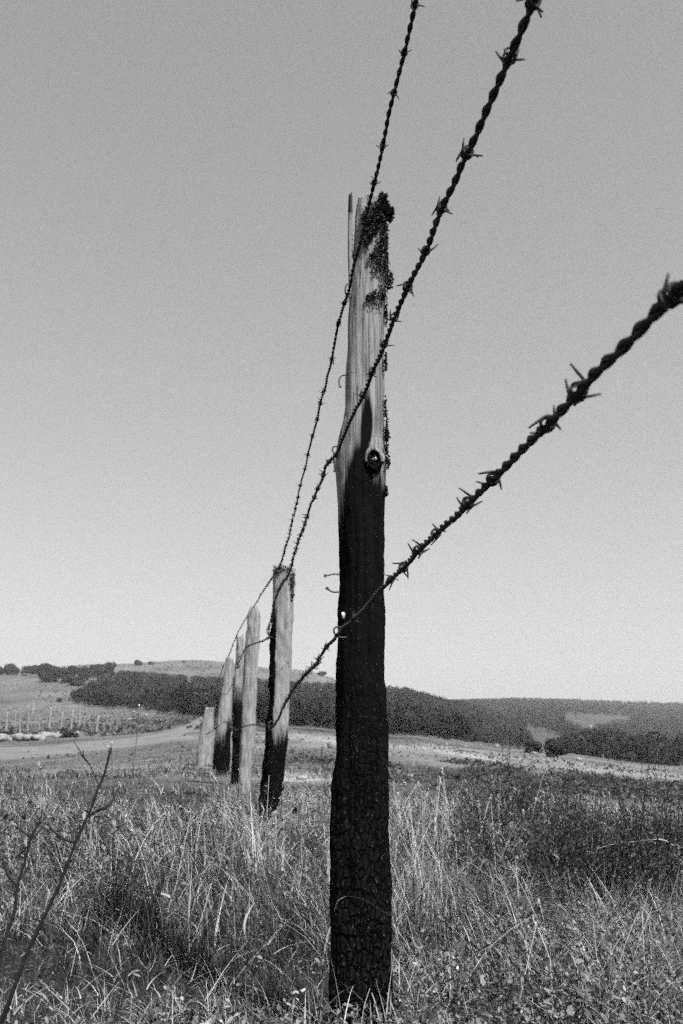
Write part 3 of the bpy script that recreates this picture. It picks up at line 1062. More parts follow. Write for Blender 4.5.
for i, (px, b, t, w_, ln) in enumerate(LS):
    look = 'thick pale' if w_ > 2.5 else ('thin grey' if w_ < 1.7 else 'weathered grey')
    stake(px, b, t, w_, ln, look + ' stake above the stone wall, ' + ORD[i] + ' of the row', 'stakes above the stone wall', 30, 100 + i)
RS = [(552, 754.5, 750.5), (603, 758.5, 754), (616, 759.5, 755.5), (631, 761, 756.5), (655, 764, 759.5), (668, 765.5, 761.5), (681, 767, 762.5)]
for i, (px, b, t) in enumerate(RS):
    stake(px, b, t, 1.1, 0, 'tiny stake at the far meadow edge, ' + (['leftmost', 'second', 'third', 'fourth', 'fifth', 'sixth', 'rightmost'][i]) + (' from left' if 0 < i < 6 else '') + ' before the valley wood',
          'stakes along the far meadow edge', 40, 200 + i)


def rock_verts(r, sx, sy, sz, nu=12, nv=8):
    u = np.linspace(0, 2 * math.pi, nu, endpoint=False); w = np.linspace(-math.pi / 2, math.pi / 2, nv)
    U, Wv = np.meshgrid(u, w)
    x, y, z = np.cos(U) * np.cos(Wv), np.sin(U) * np.cos(Wv), np.sin(Wv)
    k = 1 + .5 * (fbm(x * 1.4 + r.uniform(0, 50), y * 1.4, z * 1.4 + 7, seed=r.randrange(999), oct=3) - .5)
    # flatten into facets
    p = np.stack([x * k, y * k, z * k], -1)
    p = np.sign(p) * np.abs(p) ** .8
    v = (p * np.array([sx, sy, sz])).reshape(-1, 3)
    i = np.arange(nv - 1)[:, None] * nu; j = np.arange(nu)[None, :]
    q = np.stack([i + j, i + (j + 1) % nu, i + nu + (j + 1) % nu, i + nu + j], -1).reshape(-1, 4)
    return v, q


# tumbled dry-stone wall beside the track
mb = MB(); r = random.Random(5)
wl = [(-90, 745), (-40, 743.5), (0, 741.5), (15, 739.5), (28, 741), (40, 739.5), (55, 738), (70, 737), (85, 736), (100, 735.2), (112, 734.6)]
path = smooth_path([ground_at(a, b, 20) for a, b in wl], 9)
for i, p in enumerate(path):
    f = i / len(path)
    amt = 1.0 if f < .75 else .5
    for k in range(r.choice((1, 2, 3)) if f < .8 else 1):
        s_ = r.uniform(.07, .22) * amt
        x, y = p[0] + r.uniform(-.5, .5), p[1] + r.uniform(-.3, .3)
        v, q = rock_verts(r, s_ * r.uniform(.9, 1.7), s_, s_ * r.uniform(.6, 1.0))
        a = r.uniform(0, 6.28)
        R_ = np.array([[math.cos(a), -math.sin(a), 0], [math.sin(a), math.cos(a), 0], [0, 0, 1]])
        mb.add(v @ R_.T + np.array([x, y, float(height(x, y)) + s_ * .3 + r.uniform(0, .16) * amt]), q)
w_ = mb.build('stone_wall', M_STONE)
tag(w_, 'low tumbled wall of pale stones beside the track', 'stone wall')


def boulder(px, py, wpx, hpx, label, dmin=8, seed=0, name='boulder'):
    r = random.Random(seed)
    g = ground_at(px, py, dmin)
    sx, sz = wpx * g.y / F / 2, hpx * g.y / F / 2
    v, q = rock_verts(r, sx, sx * .8, sz * 1.2, 16, 11)
    o = obj(name, mesh_np(name, v, [q]), M_STONE)
    o.location = (g.x, g.y, g.z + sz * .7)
    tag(o, label, 'boulder', 'pale boulders in the meadow')


boulder(338, 749, 22, 8, 'large white boulder half hidden behind the near charred post', 8, 1)
boulder(302, 779.5, 11, 4, 'flat pale boulder in dry grass between the two nearest posts', 5, 2)
boulder(446.5, 746, 3.5, 3, 'small pale boulder on the meadow, leftmost of the far row below the wood', 20, 3)
boulder(465.5, 748, 3, 2.5, 'pale speck of a boulder, second from left in the far row', 20, 4)
boulder(481, 746, 2.5, 2, 'faint boulder third from left in the far row, close under the wood', 20, 5)
boulder(497, 748, 5, 4, 'round white boulder under the right end of the middle wood', 20, 6)
boulder(534, 754, 7, 2.2, 'low flat boulder in front of the rounded bush', 20, 7)
boulder(579, 761, 5.5, 3.6, 'bright white boulder in front of the right-hand wood', 20, 8)
boulder(590.5, 727.5, 3, 2.5, 'tiny white boulder on the far pale clearing', 250, 9)
boulder(17, 740, 16, 6, 'biggest white block heaped on the left part of the stone wall', 20, 10)


for i, (px, w_, lab) in enumerate(((8, 24, 'dark low bush behind the left end of the stone wall'), (36, 16, 'small dark bush in the gap of the stone wall'), (66, 24, 'dark low bush behind the right half of the stone wall'))):
    hill_tree(px, 737.5, 729.5, w_, lab, 'bushes behind the stone wall', 30, 40 + i, name='bush', cat='bush', base=.0, n=900)

# the summer air between here and the ridge
hb_ = MB()
bx0, bx1, by0, by1, bz0, bz1 = -3300., 3300., -300., 3450., -170., 125.
hb_.add([(bx0, by0, bz0), (bx1, by0, bz0), (bx1, by1, bz0), (bx0, by1, bz0), (bx0, by0, bz1), (bx1, by0, bz1), (bx1, by1, bz1), (bx0, by1, bz1)],
        [(0, 3, 2, 1), (4, 5, 6, 7), (0, 1, 5, 4), (1, 2, 6, 5), (2, 3, 7, 6), (3, 0, 4, 7)])
kz = NT('summer_haze')
pv = kz.n('ShaderNodeVolumePrincipled')
pv.inputs['Color'].default_value = (.9, .9, .9, 1)
pv.inputs['Density'].default_value = .00028
pv.inputs['Anisotropy'].default_value = .2
kz.l(pv.outputs[0], kz.out.inputs['Volume'])
tag(hb_.build('haze', kz.m, None, False), kind='stuff')


# ------------------------------------------------------------------ vegetation
def sample(n, dlo, dhi, half=.42, pw=1.0):
    e = rng.uniform((1 / dhi) ** pw, (1 / dlo) ** pw, n) ** (1 / pw)
    d = 1 / e
    az = rng.uniform(-half, half, n)
    return az * d, d


def clear_of_track(x, y, z):
    px, py = project(x, y, z)
    up = np.interp(px, [p[0] for p in up_e], [p[1] for p in up_e]); lo = np.interp(px, [p[0] for p in lo_e], [p[1] for p in lo_e])
    on = (px < 211) & (py > up - .5) & (py < lo + .5)
    mid = np.exp(-((py - (up + lo) / 2) / 1.6) ** 2) * .35 + np.exp(-((py - lo) / 2.2) ** 2) * .6 + .03
    return ~on | (rng.uniform(0, 1, len(px)) < mid)


def blade_mesh(x, y, z, h, w, az, lean, curve, tone, segs=4, tipw=.12):
    n = len(x)
    s = np.linspace(0, 1, segs + 1)[None, :]
    hor = h[:, None] * (lean[:, None] * s + curve[:, None] * s ** 2.2)
    ver = h[:, None] * (s * np.sqrt(np.clip(1 - lean[:, None] ** 2 * .6, .15, 1)) - .42 * np.abs(curve[:, None]) * s ** 2.4)
    cx = x[:, None] + np.cos(az)[:, None] * hor; cy = y[:, None] + np.sin(az)[:, None] * hor
    cz = z[:, None] + ver
    fa = az + math.pi / 2 + rng.normal(0, .5, n)
    ww = w[:, None] * .5 * np.maximum((1 - s ** 1.6), tipw)
    ox = np.cos(fa)[:, None] * ww; oy = np.sin(fa)[:, None] * ww
    a = np.stack([cx - ox, cy - oy, cz], -1); b = np.stack([cx + ox, cy + oy, cz], -1)
    v = np.stack([a, b], 2).reshape(n, -1, 3)
    m = (segs + 1) * 2
    base = np.arange(n)[:, None] * m + np.arange(segs)[None, :] * 2
    q = np.stack([base, base + 1, base + 3, base + 2], -1).reshape(-1, 4)
    t = np.repeat(tone, m)
    return v.reshape(-1, 3), q, t


def tone_pick(x, y, z, bias=0.0):
    n = len(x)
    px, py = project(x, y, z)
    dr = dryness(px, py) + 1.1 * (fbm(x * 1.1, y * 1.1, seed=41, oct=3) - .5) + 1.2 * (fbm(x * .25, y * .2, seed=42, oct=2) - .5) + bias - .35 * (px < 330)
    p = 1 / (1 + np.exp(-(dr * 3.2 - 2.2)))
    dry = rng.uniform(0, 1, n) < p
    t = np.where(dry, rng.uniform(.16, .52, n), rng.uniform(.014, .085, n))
    return t, dr, dry


def height_gain(x, y, z):
    px, py = project(x, y, z)
    k = np.interp(y, [.9, 1.5, 1.75, 2.1, 3.0, 4.5], [.30, .36, .5, .85, 1.1, 1.0])
    # taller on the right beyond the post, and in patches
    k = k * (.75 + .5 * fbm(x * 1.3, y * 1.3, seed=77, oct=3))
    k = k * np.interp(px, [300, 420], [1.15, .95])
    k = k * np.where((px > 245) & (px < 345) & (y > 2.9) & (y < 5.6), .5, 1)
    return k


parts = MB()
# near sward
for (n, lo, hi, hm, wm) in ((64000, .95, 3.2, .072, .0020), (60000, 2.2, 7.5, .082, .0032), (44000, 5, 16, .045, .007), (30000, 12, 60, .045, .016)):
    x, y = sample(n, lo, hi, .44)
    nt_ = n // 26
    cx_, cy_ = sample(nt_, lo, hi, .46)
    pick = rng.integers(0, nt_, n)
    inT = rng.uniform(0, 1, n) < .72
    sp_ = (.012 + .010 * cy_[pick]) * rng.uniform(.5, 1.6, nt_)[pick]
    x = np.where(inT, cx_[pick] + rng.normal(0, 1, n) * sp_, x); y = np.where(inT, cy_[pick] + rng.normal(0, 1, n) * sp_, y)
    tg = np.where(inT, rng.lognormal(.0, .52, nt_)[pick], .7)
    tb = np.where(inT, rng.normal(-.1, 1.0, nt_)[pick], 0)
    ta = np.where(inT, rng.uniform(-.9, .9, nt_)[pick], 0)
    z = height(x, y)
    k = clear_of_track(x, y, z)
    tg, tb, ta = tg[k], tb[k], ta[k]
    x, y, z = x[k], y[k], z[k]; n = len(x)
    tone, dr, dry = tone_pick(x, y, z, tb)
    h = hm * rng.lognormal(0, .38, n) * np.where(dry, 1.15, .95)
    h = np.minimum(h * tg, hm * 2.1) * height_gain(x, y, z) * np.where(dr < -.55, .65, 1)
    if lo > 10: tone = np.where(dry, tone * .8, tone)
    w = wm * rng.uniform(.5, 1.35, n) * (np.clip(y / 2.0, .5, 1) if lo < 2 else 1)
    az = rng.uniform(0, 2 * math.pi, n) * .75 + fbm(x * .9, y * .9, seed=44) * 3 + ta
    lean = np.abs(rng.normal(.15, .36, n)).clip(0, .95)
    curve = np.abs(rng.normal(.4, .45, n)).clip(0, 1.3)
    v, q, t = blade_mesh(x, y, z - .01, h, w, az, lean, curve, tone, 4 if lo < 5 else 2)
    parts.add(v, q, None, t)
o = parts.build('meadow_grass', M_GRASS, smooth=False)
tag(o, 'mixed green and dry meadow grass covering the foreground', 'grass', kind='stuff')

# rough pasture on the slopes
parts = MB()
for (n, lo, hi, a0, a1, sz, t0, t1) in ((14000, 60, 430, -.42, -.1, .16, .06, .145), (5000, 40, 110, -.1, .42, .06, .06, .13), (4000, 300, 720, -.3, .0, .4, .07, .14), (5500, 26, 70, -.42, .42, .045, .07, .125)):
    d = np.exp(rng.uniform(math.log(lo), math.log(hi), n)); x = d * rng.uniform(a0, a1, n); y = d
    z = height(x, y); k = clear_of_track(x, y, z) & (fbm(x * 9 / lo, y * 3 / lo, seed=91, oct=3) > rng.uniform(.3, .6, n))
    x, y, z = x[k], y[k], z[k]; n = len(x)
    s_ = sz * rng.lognormal(0, .35, n)
    v, q, t = blade_mesh(x, y, z - .02, s_, s_ * 1.5, rng.uniform(0, 6.28, n), rng.uniform(0, .6, n), rng.uniform(0, .5, n), rng.uniform(t0, t1, n), 2, .3)
    parts.add(v, q, None, t)
o = parts.build('pasture_tufts', M_GRASS, smooth=False)
tag(o, 'rough tufts of grass scattered over the far pastures', 'pasture', kind='stuff')

# fallen straw and dead blades lying in the sward
parts = MB()
for (n, lo, hi, L0, wm) in ((2600, 1.2, 3.4, .040, .0020), (2200, 3, 9, .05, .0036)):
    x, y = sample(n, lo, hi, .44)
    z = height(x, y) + rng.uniform(.01, .10, n) * np.interp(y, [1, 1.8, 3], [.3, .5, 1])
    a = rng.uniform(0, 2 * math.pi, n)
    h = L0 * rng.lognormal(0, .5, n) * np.clip(y / 2.2, .4, 1)
    v, q, t = blade_mesh(x, y, z, h, wm * rng.uniform(.4, 1.5, n), a, rng.uniform(.85, 1.15, n), rng.uniform(-.3, .9, n), rng.uniform(.16, .5, n), 4, .4)
    parts.add(v, q, None, t)
o = parts.build('straw_litter', M_GRASS, smooth=False)
tag(o, 'bleached straw and dead blades lying through the meadow grass', 'straw', kind='stuff')

# small leafy herbs low in the sward
parts = MB()


def oval_leaves(x, y, z, L, tone, flat=.5):
    n = len(x)
    a = rng.uniform(0, 2 * math.pi, n)
    up = rng.normal(.35, flat, n)
    d = np.stack([np.cos(a) * np.cos(up), np.sin(a) * np.cos(up), np.sin(up)], -1)
    s_ = np.stack([-np.sin(a), np.cos(a), rng.normal(0, .5, n)], -1); s_ /= np.linalg.norm(s_, axis=1)[:, None]
    c = np.stack([x, y, z], -1)
    L = L[:, None]; wd = L * rng.uniform(.18, .32, n)[:, None]
    p = [c, c + d * L * .35 + s_ * wd, c + d * L * .75 + s_ * wd * .8, c + d * L + np.array([0, 0, -.1]) * L, c + d * L * .75 - s_ * wd * .8, c + d * L * .35 - s_ * wd]
    v = np.stack(p, 1).reshape(-1, 3)
    b = np.arange(n)[:, None] * 6
    q = np.vstack([b + np.array([[0, 1, 2, 5]]), b + np.array([[5, 2, 3, 4]])])
    return v, q, np.repeat(tone, 6)


for (n, lo, hi, L0) in ((110000, 1.1, 3.0, .0125), (60000, 2.5, 7, .018)):
    x, y = sample(n, lo, hi, .44)
    cl = fbm(x * 2.2, y * 2.2, seed=61, oct=3)
    k = rng.uniform(0, 1, n) < np.clip((cl - .44) * 6, .05, 1) * np.where(x < .15, 1, .45)
    x, y = x[k], y[k]; n = len(x)
    z = height(x, y) + rng.uniform(.01, .13, n) * np.interp(y, [1, 1.8, 3], [.3, .55, 1]) * (.5 + fbm(x * 2.2, y * 2.2, seed=61, oct=3))
    v, q, t = oval_leaves(x, y, z, L0 * .72 * rng.lognormal(0, .4, n) * np.clip(y / 2.2, .4, 1), rng.uniform(.15, .45, n) ** 2)
    parts.add(v, q, None, t)
# upright leafy weeds among them
for (n, lo, hi, az0, az1) in ((420, 1.35, 4.2, -.42, .05), (260, 1.5, 4.5, .02, .42)):
    d = 1 / rng.uniform(1 / hi, 1 / lo, n); x = d * rng.uniform(az0, az1, n); y = d
    k = fbm(x * 1.7, y * 1.7, seed=66, oct=3) > .47
    x, y = x[k], y[k]; n = len(x); z = height(x, y)
    for i in range(n):
        hh = rng.uniform(.05, .17) * np.interp(y[i], [1.3, 1.8, 2.6], [.35, .6, 1.0])
        m = int(rng.integers(12, 30)); f = rng.uniform(.1, 1.05, m)
        lx, ly = rng.normal(0, .25, 2) * hh
        sp = hh * .10
        c = (x[i] + lx * f ** 1.5 + rng.normal(0, sp, m), y[i] + ly * f ** 1.5 + rng.normal(0, sp, m), z[i] + hh * f)
        L = rng.uniform(.010, .024) * (1.25 - .7 * f) * rng.uniform(.7, 1.2, m)
        bt = rng.uniform(.02, .10) if rng.uniform() < .75 else rng.uniform(.16, .36)
        v, q, t = oval_leaves(*c, L, bt * rng.uniform(.6, 1.5, m), .45)
        parts.add(v, q, None, t)
        parts.tube([(x[i], y[i], z[i]), (x[i] + lx * .35, y[i] + ly * .35, z[i] + hh * .5), (x[i] + lx, y[i] + ly, z[i] + hh)], [.0012, .001, .0006], 4, bt * .8)
o = parts.build('leafy_herbs', M_LEAF, smooth=False)
tag(o, 'small leafy herbs growing low between the grass blades', 'herbs', kind='stuff')

# tall dry flowering stalks with seed heads
parts = MB()


def stalks(x, y, h, w, tone, lean=.15, head=True):
    n = len(x)
    z = height(x, y)
    h = h * np.interp(y, [1.0, 1.7, 2.2, 3.0], [.3, .42, .75, 1.0])
    az = rng.uniform(0, 2 * math.pi, n)
    ln = np.abs(rng.normal(lean, .18, n)).clip(0, .9)
    cv = np.abs(rng.normal(.22, .26, n)).clip(0, 1.0)
    v, q, t = blade_mesh(x, y, z, h, w, az, ln, cv, tone, 5, .55)
    parts.add(v, q, None, t)
    if not head: return
    vv = v.reshape(n, 12, 3)
    for i in range(n):
        if rng.uniform() < .45: continue
        tip = (vv[i, 10] + vv[i, 11]) / 2; pre = (vv[i, 8] + vv[i, 9]) / 2
        m = 9
        f = rng.uniform(.35, 1.06, m)
        c = pre + (tip - pre) * f[:, None]
        xx, yy, zz = c.T
        lv, lq, lt = oval_leaves(xx, yy, zz, w[i] * rng.uniform(2.0, 4.0, m), np.full(m, tone[i] * rng.uniform(.6, .9)), 1.0)
        parts.add(lv, lq, None, lt)


def near_px(px, py, spread_x, spread_y, n):
    """n roots around the ground seen there"""
    g = ground_at(px, py)
    s_ = g.y / F
    return g.x + rng.normal(0, spread_x, n) * s_, g.y + rng.normal(0, spread_y, n)


x, y = sample(460, 1.3, 4.0, .42)
stalks(x, y, rng.uniform(.08, .22, 460), .0008 * rng.uniform(.6, 1.5, 460) * (y / 2.2).clip(.8, 2), rng.uniform(.14, .5, 460))
x, y = sample(500, 3.5, 9, .42)
stalks(x, y, rng.uniform(.08, .19, 500), .0036 * rng.uniform(.6, 1.3, 500) * (y / 5).clip(.7, 2), rng.uniform(.18, .5, 500))
for (px, py, sx, sy, n, lo, hi, ln) in ((262, 872, 11, .18, 60, .18, .34, .12), (248, 868, 8, .12, 26, .14, .28, .2), (420, 900, 20, .2, 70, .14, .30, .2), (405, 850, 14, .3, 40, .2, .36, .2),
                                         (460, 850, 30, .4, 80, .2, .34, .25), (640, 1000, 40, .2, 110, .14, .30, .35), (600, 1010, 40, .15, 60, .14, .3, .4), (140, 900, 30, .2, 40, .16, .30, .3),
                                         (185, 880, 22, .2, 40, .16, .3, .25), (500, 1010, 60, .2, 60, .14, .3, .35), (335, 905, 10, .25, 40, .14, .26, .15), (395, 960, 10, .1, 16, .14, .25, .2)):
    x, y = near_px(px, py, sx, sy, n)
    stalks(x, y, rng.uniform(lo, hi, n), .0008 * y * rng.uniform(.6, 1.5, n), rng.uniform(.2, .58, n), ln)
o = parts.build('dry_grass_stalks', M_GRASS, smooth=False)
tag(o, 'tall bleached grass stalks with seed heads above the sward', 'dry grass', kind='stuff')

# grass caught against the foot of the near post
parts = MB()
for (px, lo, hi, n) in ((330, .05, .13, 14), (352, .04, .12, 16), (372, .04, .10, 12), (392, .06, .14, 12)):
    x = np.array([at(px, 1015, D1 - .03).x] * n) + rng.normal(0, .02, n); y = np.full(n, D1 - .05) + rng.normal(0, .03, n)
    z = height(x, y)
    v, q, t = blade_mesh(x, y, z + .02, rng.uniform(lo, hi, n), np.full(n, .0028), rng.uniform(0, 6.28, n), np.abs(rng.normal(.2, .3, n)).clip(0, .9), np.abs(rng.normal(.3, .3, n)), rng.uniform(.08, .5, n), 4)
    parts.add(v, q, None, t)
# one stem bending across the charred face
c0 = [at(396, 921, D1 - .02), at(380, 910, D1 - .03), at(362, 899, D1 - .035), at(347, 896, D1 - .03), at(338, 901, D1 - .025), at(334, 912, D1 - .02)]
parts.tube(smooth_path([at(415, 1010, D1 - .01), at(408, 960, D1 - .015)] + c0[:4], 6), .00042, 5, .045)
parts.tube(smooth_path(c0[3:], 6), [.0004] * 3 + [.0011] * 6 + [.0006] * 4, 5, .2)
o = parts.build('grass_tuft', M_GRASS, smooth=False)
tag(o, 'thin grass growing up against the foot of the near charred post', 'grass', kind='stuff')


# ------------------------------------------------------------------ heather shrubs
def make_shrub(seed, name='heather_shrub'):
    r = np.random.default_rng(seed)
    root = empty(name, (0, 0, 0))
    st = MB(); V, T = [], []
    for i in range(72):
        a = r.uniform(0, 6.28); q = math.sqrt(r.uniform(0, 1))
        b = np.array([math.cos(a) * q * .13, math.sin(a) * q * .13, 0])
        hh = .26 * r.uniform(.55, 1.05) * (1 - .5 * q * q) * (1.35 if i % 7 == 0 else 1)
        tip = b * r.uniform(1.3, 2.1) + np.array([r.normal() * .03, r.normal() * .03, hh])
        p = smooth_path([b, (b + tip) / 2 + r.normal(size=3) * .012, tip], 4)
        st.tube(p, np.linspace(.0022, .0010, len(p)), 4, .03)
        m = 105
        f = r.uniform(.18, 1.04, m)
        c = b + (tip - b) * f[:, None] + r.normal(size=(m, 3)) * .012
        d = r.normal(size=(m, 3)); d[:, 2] += .8; d /= np.linalg.norm(d, axis=1)[:, None]
        s_ = np.cross(d, r.normal(size=(m, 3))); s_ /= np.linalg.norm(s_, axis=1)[:, None]
        L = r.uniform(.0045, .0115, m)[:, None]
        V.append(np.stack([c, c + d * L * .5 + s_ * L * .28, c + d * L, c + d * L * .5 - s_ * L * .28], 1).reshape(-1, 3))
        T.append(np.repeat(r.uniform(.09, .36, m) ** 2 * r.uniform(.6, 1.4), 4))
    st.build('stem', M_STEM, root)
    v = np.vstack(V)
    obj('foliage', mesh_np('foliage', v, [np.arange(len(v)).reshape(-1, 4)], {'tone': np.concatenate(T)}, False), M_SHRUB, root)
    return root


SH = [(600, 915, 1.0, 'dark heather shrub at right, its top left of the arching pale stalk'),
      (655, 912, 1.1, 'largest dark heather shrub at the right edge, under the arching pale stalk'),
      (572, 880, .9, 'dark heather shrub between the pair at right and the upright clump behind'),
      (505, 850, .95, 'bushy upright heather shrub in the middle of the right-hand grass'),
      (545, 843, .95, 'upright heather shrub with sprigs against the pale bare patch'),
      (606, 836, .5, 'small heather shrub breaking the pale dry patch at right'),
      (412, 880, .55, 'low dark heather shrub just right of the near charred post'),
      (672, 870, .9, 'heather shrub behind the largest one at the right edge'),
      (485, 880, .7, 'low heather shrub in dry stalks left of the upright pair'),
      (128, 935, .55, 'low dark shrub in the left grass right of the tall dead stem'),
      (642, 848, .5, 'heather shrub right of the small one in the pale patch')]
protos = [make_shrub(i) for i in range(4)]
for i, (px, py, sc, label) in enumerate(SH):
    o = protos[i] if i < 4 else copy_tree(protos[i % 4])
    g = ground_at(px, py)
    o.location = (g.x, g.y, g.z - .01)
    o.scale = (sc * .92, sc * .92, sc * random.uniform(1.1, 1.4))
    o.rotation_euler = (0, 0, random.uniform(0, 6.28))
    tag(o, label, 'shrub', 'dark heather shrubs')

# low heath growing in strips farther out on the meadow
parts = MB()
V, T = [], []
cnt = 0
while cnt < 95:
    px = rng.uniform(285, 760); py = rng.uniform(757, 803)
    yb = np.interp(px, [290, 400, 520, 683, 760], [744, 757, 769, 786, 794])
    dd = (py - yb)
    if dd < 0: continue
    if px < 470 and rng.uniform() > .45: continue
    pale = np.exp(-((px - 630) / 75) ** 2 - ((py - 813) / 8) ** 2) + np.exp(-((px - 560) / 40) ** 2 - ((py - 803) / 6) ** 2)
    if pale > .35: continue
    g = ground_at(px, py)
    r_ = g.y * rng.uniform(.008, .022); hh = min(.2, g.y * .0075) * rng.uniform(.5, 1.1)
    m = 170
    d = rng.normal(size=(m, 3)); d[:, 2] = np.abs(d[:, 2]); d /= np.linalg.norm(d, axis=1)[:, None]
    c = np.array(g) + d * np.array([r_ * 1.7, r_, hh]) * rng.uniform(.5, 1.1, m)[:, None]
    n_ = rng.normal(size=(m, 3)); n_ /= np.linalg.norm(n_, axis=1)[:, None]
    s_ = np.cross(n_, rng.normal(size=(m, 3))); s_ /= np.linalg.norm(s_, axis=1)[:, None]
    L = (g.y * .0016 * rng.uniform(.5, 1.4, m))[:, None]
    V.append(np.stack([c - n_ * L, c + s_ * L * .6, c + n_ * L, c - s_ * L * .6], 1).reshape(-1, 3))
    T.append(np.repeat(rng.uniform(.03, .11, m) * rng.uniform(.7, 1.3), 4)); cnt += 1
v = np.vstack(V)
o = obj('low_heath', mesh_np('low_heath', v, [np.arange(len(v)).reshape(-1, 4)], {'tone': np.concatenate(T)}, False), M_SHRUB)
tag(o, 'low dark heath in strips across the meadow at right', 'heath', kind='stuff')


# ------------------------------------------------------------------ dead stems, flowers, dry leaves
def twig(name, label, group, main, branches, d, cat='dead stem'):
    p0 = at(main[0][0], main[0][1], d)
    mb = MB()
    bases = np.array([at(p[0], p[1], d + (p[3] if len(p) > 3 else 0)) for p in main]) - np.array(p0)
    path = smooth_path(bases, 6)
    rad = np.interp(np.linspace(0, 1, len(path)), np.linspace(0, 1, len(main)), [p[2] * .6 * d / F / 2 for p in main])
    rad = rad * (1 + .18 * (noise(np.arange(len(path)) * .7, np.zeros(len(path)), seed=int(main[0][1])) - .5))
    mb.tube(path, rad, 7)
    o = mb.build(name, M_STEM)
    o.location = p0
    tag(o, label, cat, group)
    for b in branches:
        m2 = MB()
        path = smooth_path(np.array([at(p[0], p[1], d + .01 * i) for i, p in enumerate(b)]) - np.array(p0), 6)
        m2.tube(path, np.interp(np.linspace(0, 1, len(path)), np.linspace(0, 1, len(b)), [p[2] * .7 * d / F / 2 for p in b]), 6)
        m2.build('side_branch', M_STEM, o)
    return o


twig('dead_sapling', 'tall leaning dead woody stem with two side branches at left', 'dead woody stems',
     [(-8, 1045, 8), (6, 1010, 7), (18, 978, 7), (29, 949, 6.5), (45, 915, 6), (58, 888, 5.5), (66, 868, 5.2), (77, 839, 4.8), (90, 811, 4.2), (97, 792, 4), (104, 775, 3.6), (111, 748, 4)],
     [[(88, 817, 3.5), (97, 811, 3.6), (106, 807, 4.4), (113, 800, 3.8), (117.5, 788, 2.2)], [(76, 843, 3.5), (66, 840, 3.2), (58, 835, 3.4), (53, 830, 2.6), (48, 825, 1.8)]], 1.28)
twig('dead_sapling', 'shorter dead stem with forked top at the left edge', 'dead woody stems',
     [(-8, 1010, 6), (0, 962, 5.5), (8, 930, 5), (14.5, 912, 5), (18, 884, 4.4), (26, 858, 4), (31, 838, 4.4), (38, 825, 3), (43, 810, 1.6)],
     [[(31, 839, 3.4), (37, 834, 3), (45, 824, 1.8)], [(30, 837, 3.4), (22, 831, 3), (13, 825, 1.6)], [(17, 886, 4), (9, 876, 4.5), (4, 864, 3.2), (2, 856, 2)], [(19, 881, 3), (26, 871, 2.4), (31, 855, 1.8)], [(28, 846, 2.4), (22, 852, 2.2), (15, 858, 1.4)]], 1.34)
twig('dead_twig', 'thin dark twig with a fork in front of the track', 'dead twigs',
     [(99, 786, 1.4), (91, 767, 1.7), (84, 757, 1.8), (78, 748, 1.5), (73, 740, 1.0)], [[(87, 762, 1.6), (82, 756, 1.6), (78, 752, 1)], [(84, 757, 1.6), (83, 750, 1.2)]], 2.2, 'twig')
twig('dead_twig', 'thin curved dark twig at left above the forked dead stem', 'dead twigs',
     [(38, 820, 1.4), (33, 808, 1.4), (27, 792, 1.3), (20, 778, 1.2), (16, 766, 1)], [[(27, 792, 1.2), (15, 800, 1.1), (8, 789, .8)]], 1.7, 'twig')
twig('dead_twig', 'upright brown twig with forked foot in the bright grass right of the near post', 'dead twigs',
     [(415, 940, 2.2), (419, 918, 2.4), (421, 900, 2.6), (424, 884, 2.4), (427, 876, 1.4)], [[(418, 922, 1.8), (410, 924, 1.6), (402, 929, 1.2)], [(419, 922, 1.8), (430, 927, 1.6), (440, 926, 1.2)]], 2.5, 'twig')
twig('dead_twig', 'dark stick on the ground near the bottom edge', 'dead twigs',
     [(240, 1022, 5), (246, 1010, 4.5), (252, 1002, 4), (258, 997, 3)], [[(247, 1008, 2.5), (240, 1000, 1.6)]], 1.78, 'twig')


def flower(label, stem, heads, d, size):
    p0 = at(stem[0][0], stem[0][1], d)
    root = empty('wildflower', p0)
    tag(root, label, 'wildflower', 'white wildflowers')
    mb = MB()
    mb.tube(smooth_path(np.array([at(a, b, d) for a, b in stem]) - np.array(p0), 6), .0009 * d / 2, 5, .14)
    top = np.array(stem[-1])
    for hx, hy in heads[1:]:
        mb.tube(smooth_path(np.array([at(top[0] - (top[0] - stem[-2][0]) * .4, top[1] + (stem[-2][1] - top[1]) * .4, d), at((hx + top[0]) / 2, hy + 3, d), at(hx, hy, d)]) - np.array(p0), 4), .0006 * d / 2, 5, .14)
    mb.build('stem', M_GRASS, root)
    for hx, hy in heads:
        m2 = MB(); c = np.array(at(hx, hy, d) - p0)
        for i in range(14):
            a = rng.uniform(0, 6.28); r_ = size * rng.uniform(.2, 1)
            dv = np.array([math.cos(a) * r_, math.sin(a) * r_ * .7, size * rng.uniform(-.25, .35)])
            s_ = np.array([-math.sin(a), math.cos(a), .4]) * size * .28
            m2.add([c, c + dv * .6 + s_, c + dv, c + dv * .6 - s_], [(0, 1, 2, 3)], None, .75)
        m2.build('flower', M_LEAF, root, False)


flower('tall wildflower with four white heads against the dark wood', [(131, 800), (133, 770), (137, 735), (139, 706)], [(139, 705), (129, 719), (146, 714.5), (134, 711.5)], 3.2, .0062)
flower('small white-headed wildflower between the tall dead stem and the track', [(113, 790), (112, 765), (111.5, 743)], [(111.5, 742), (107, 746)], 2.6, .006)


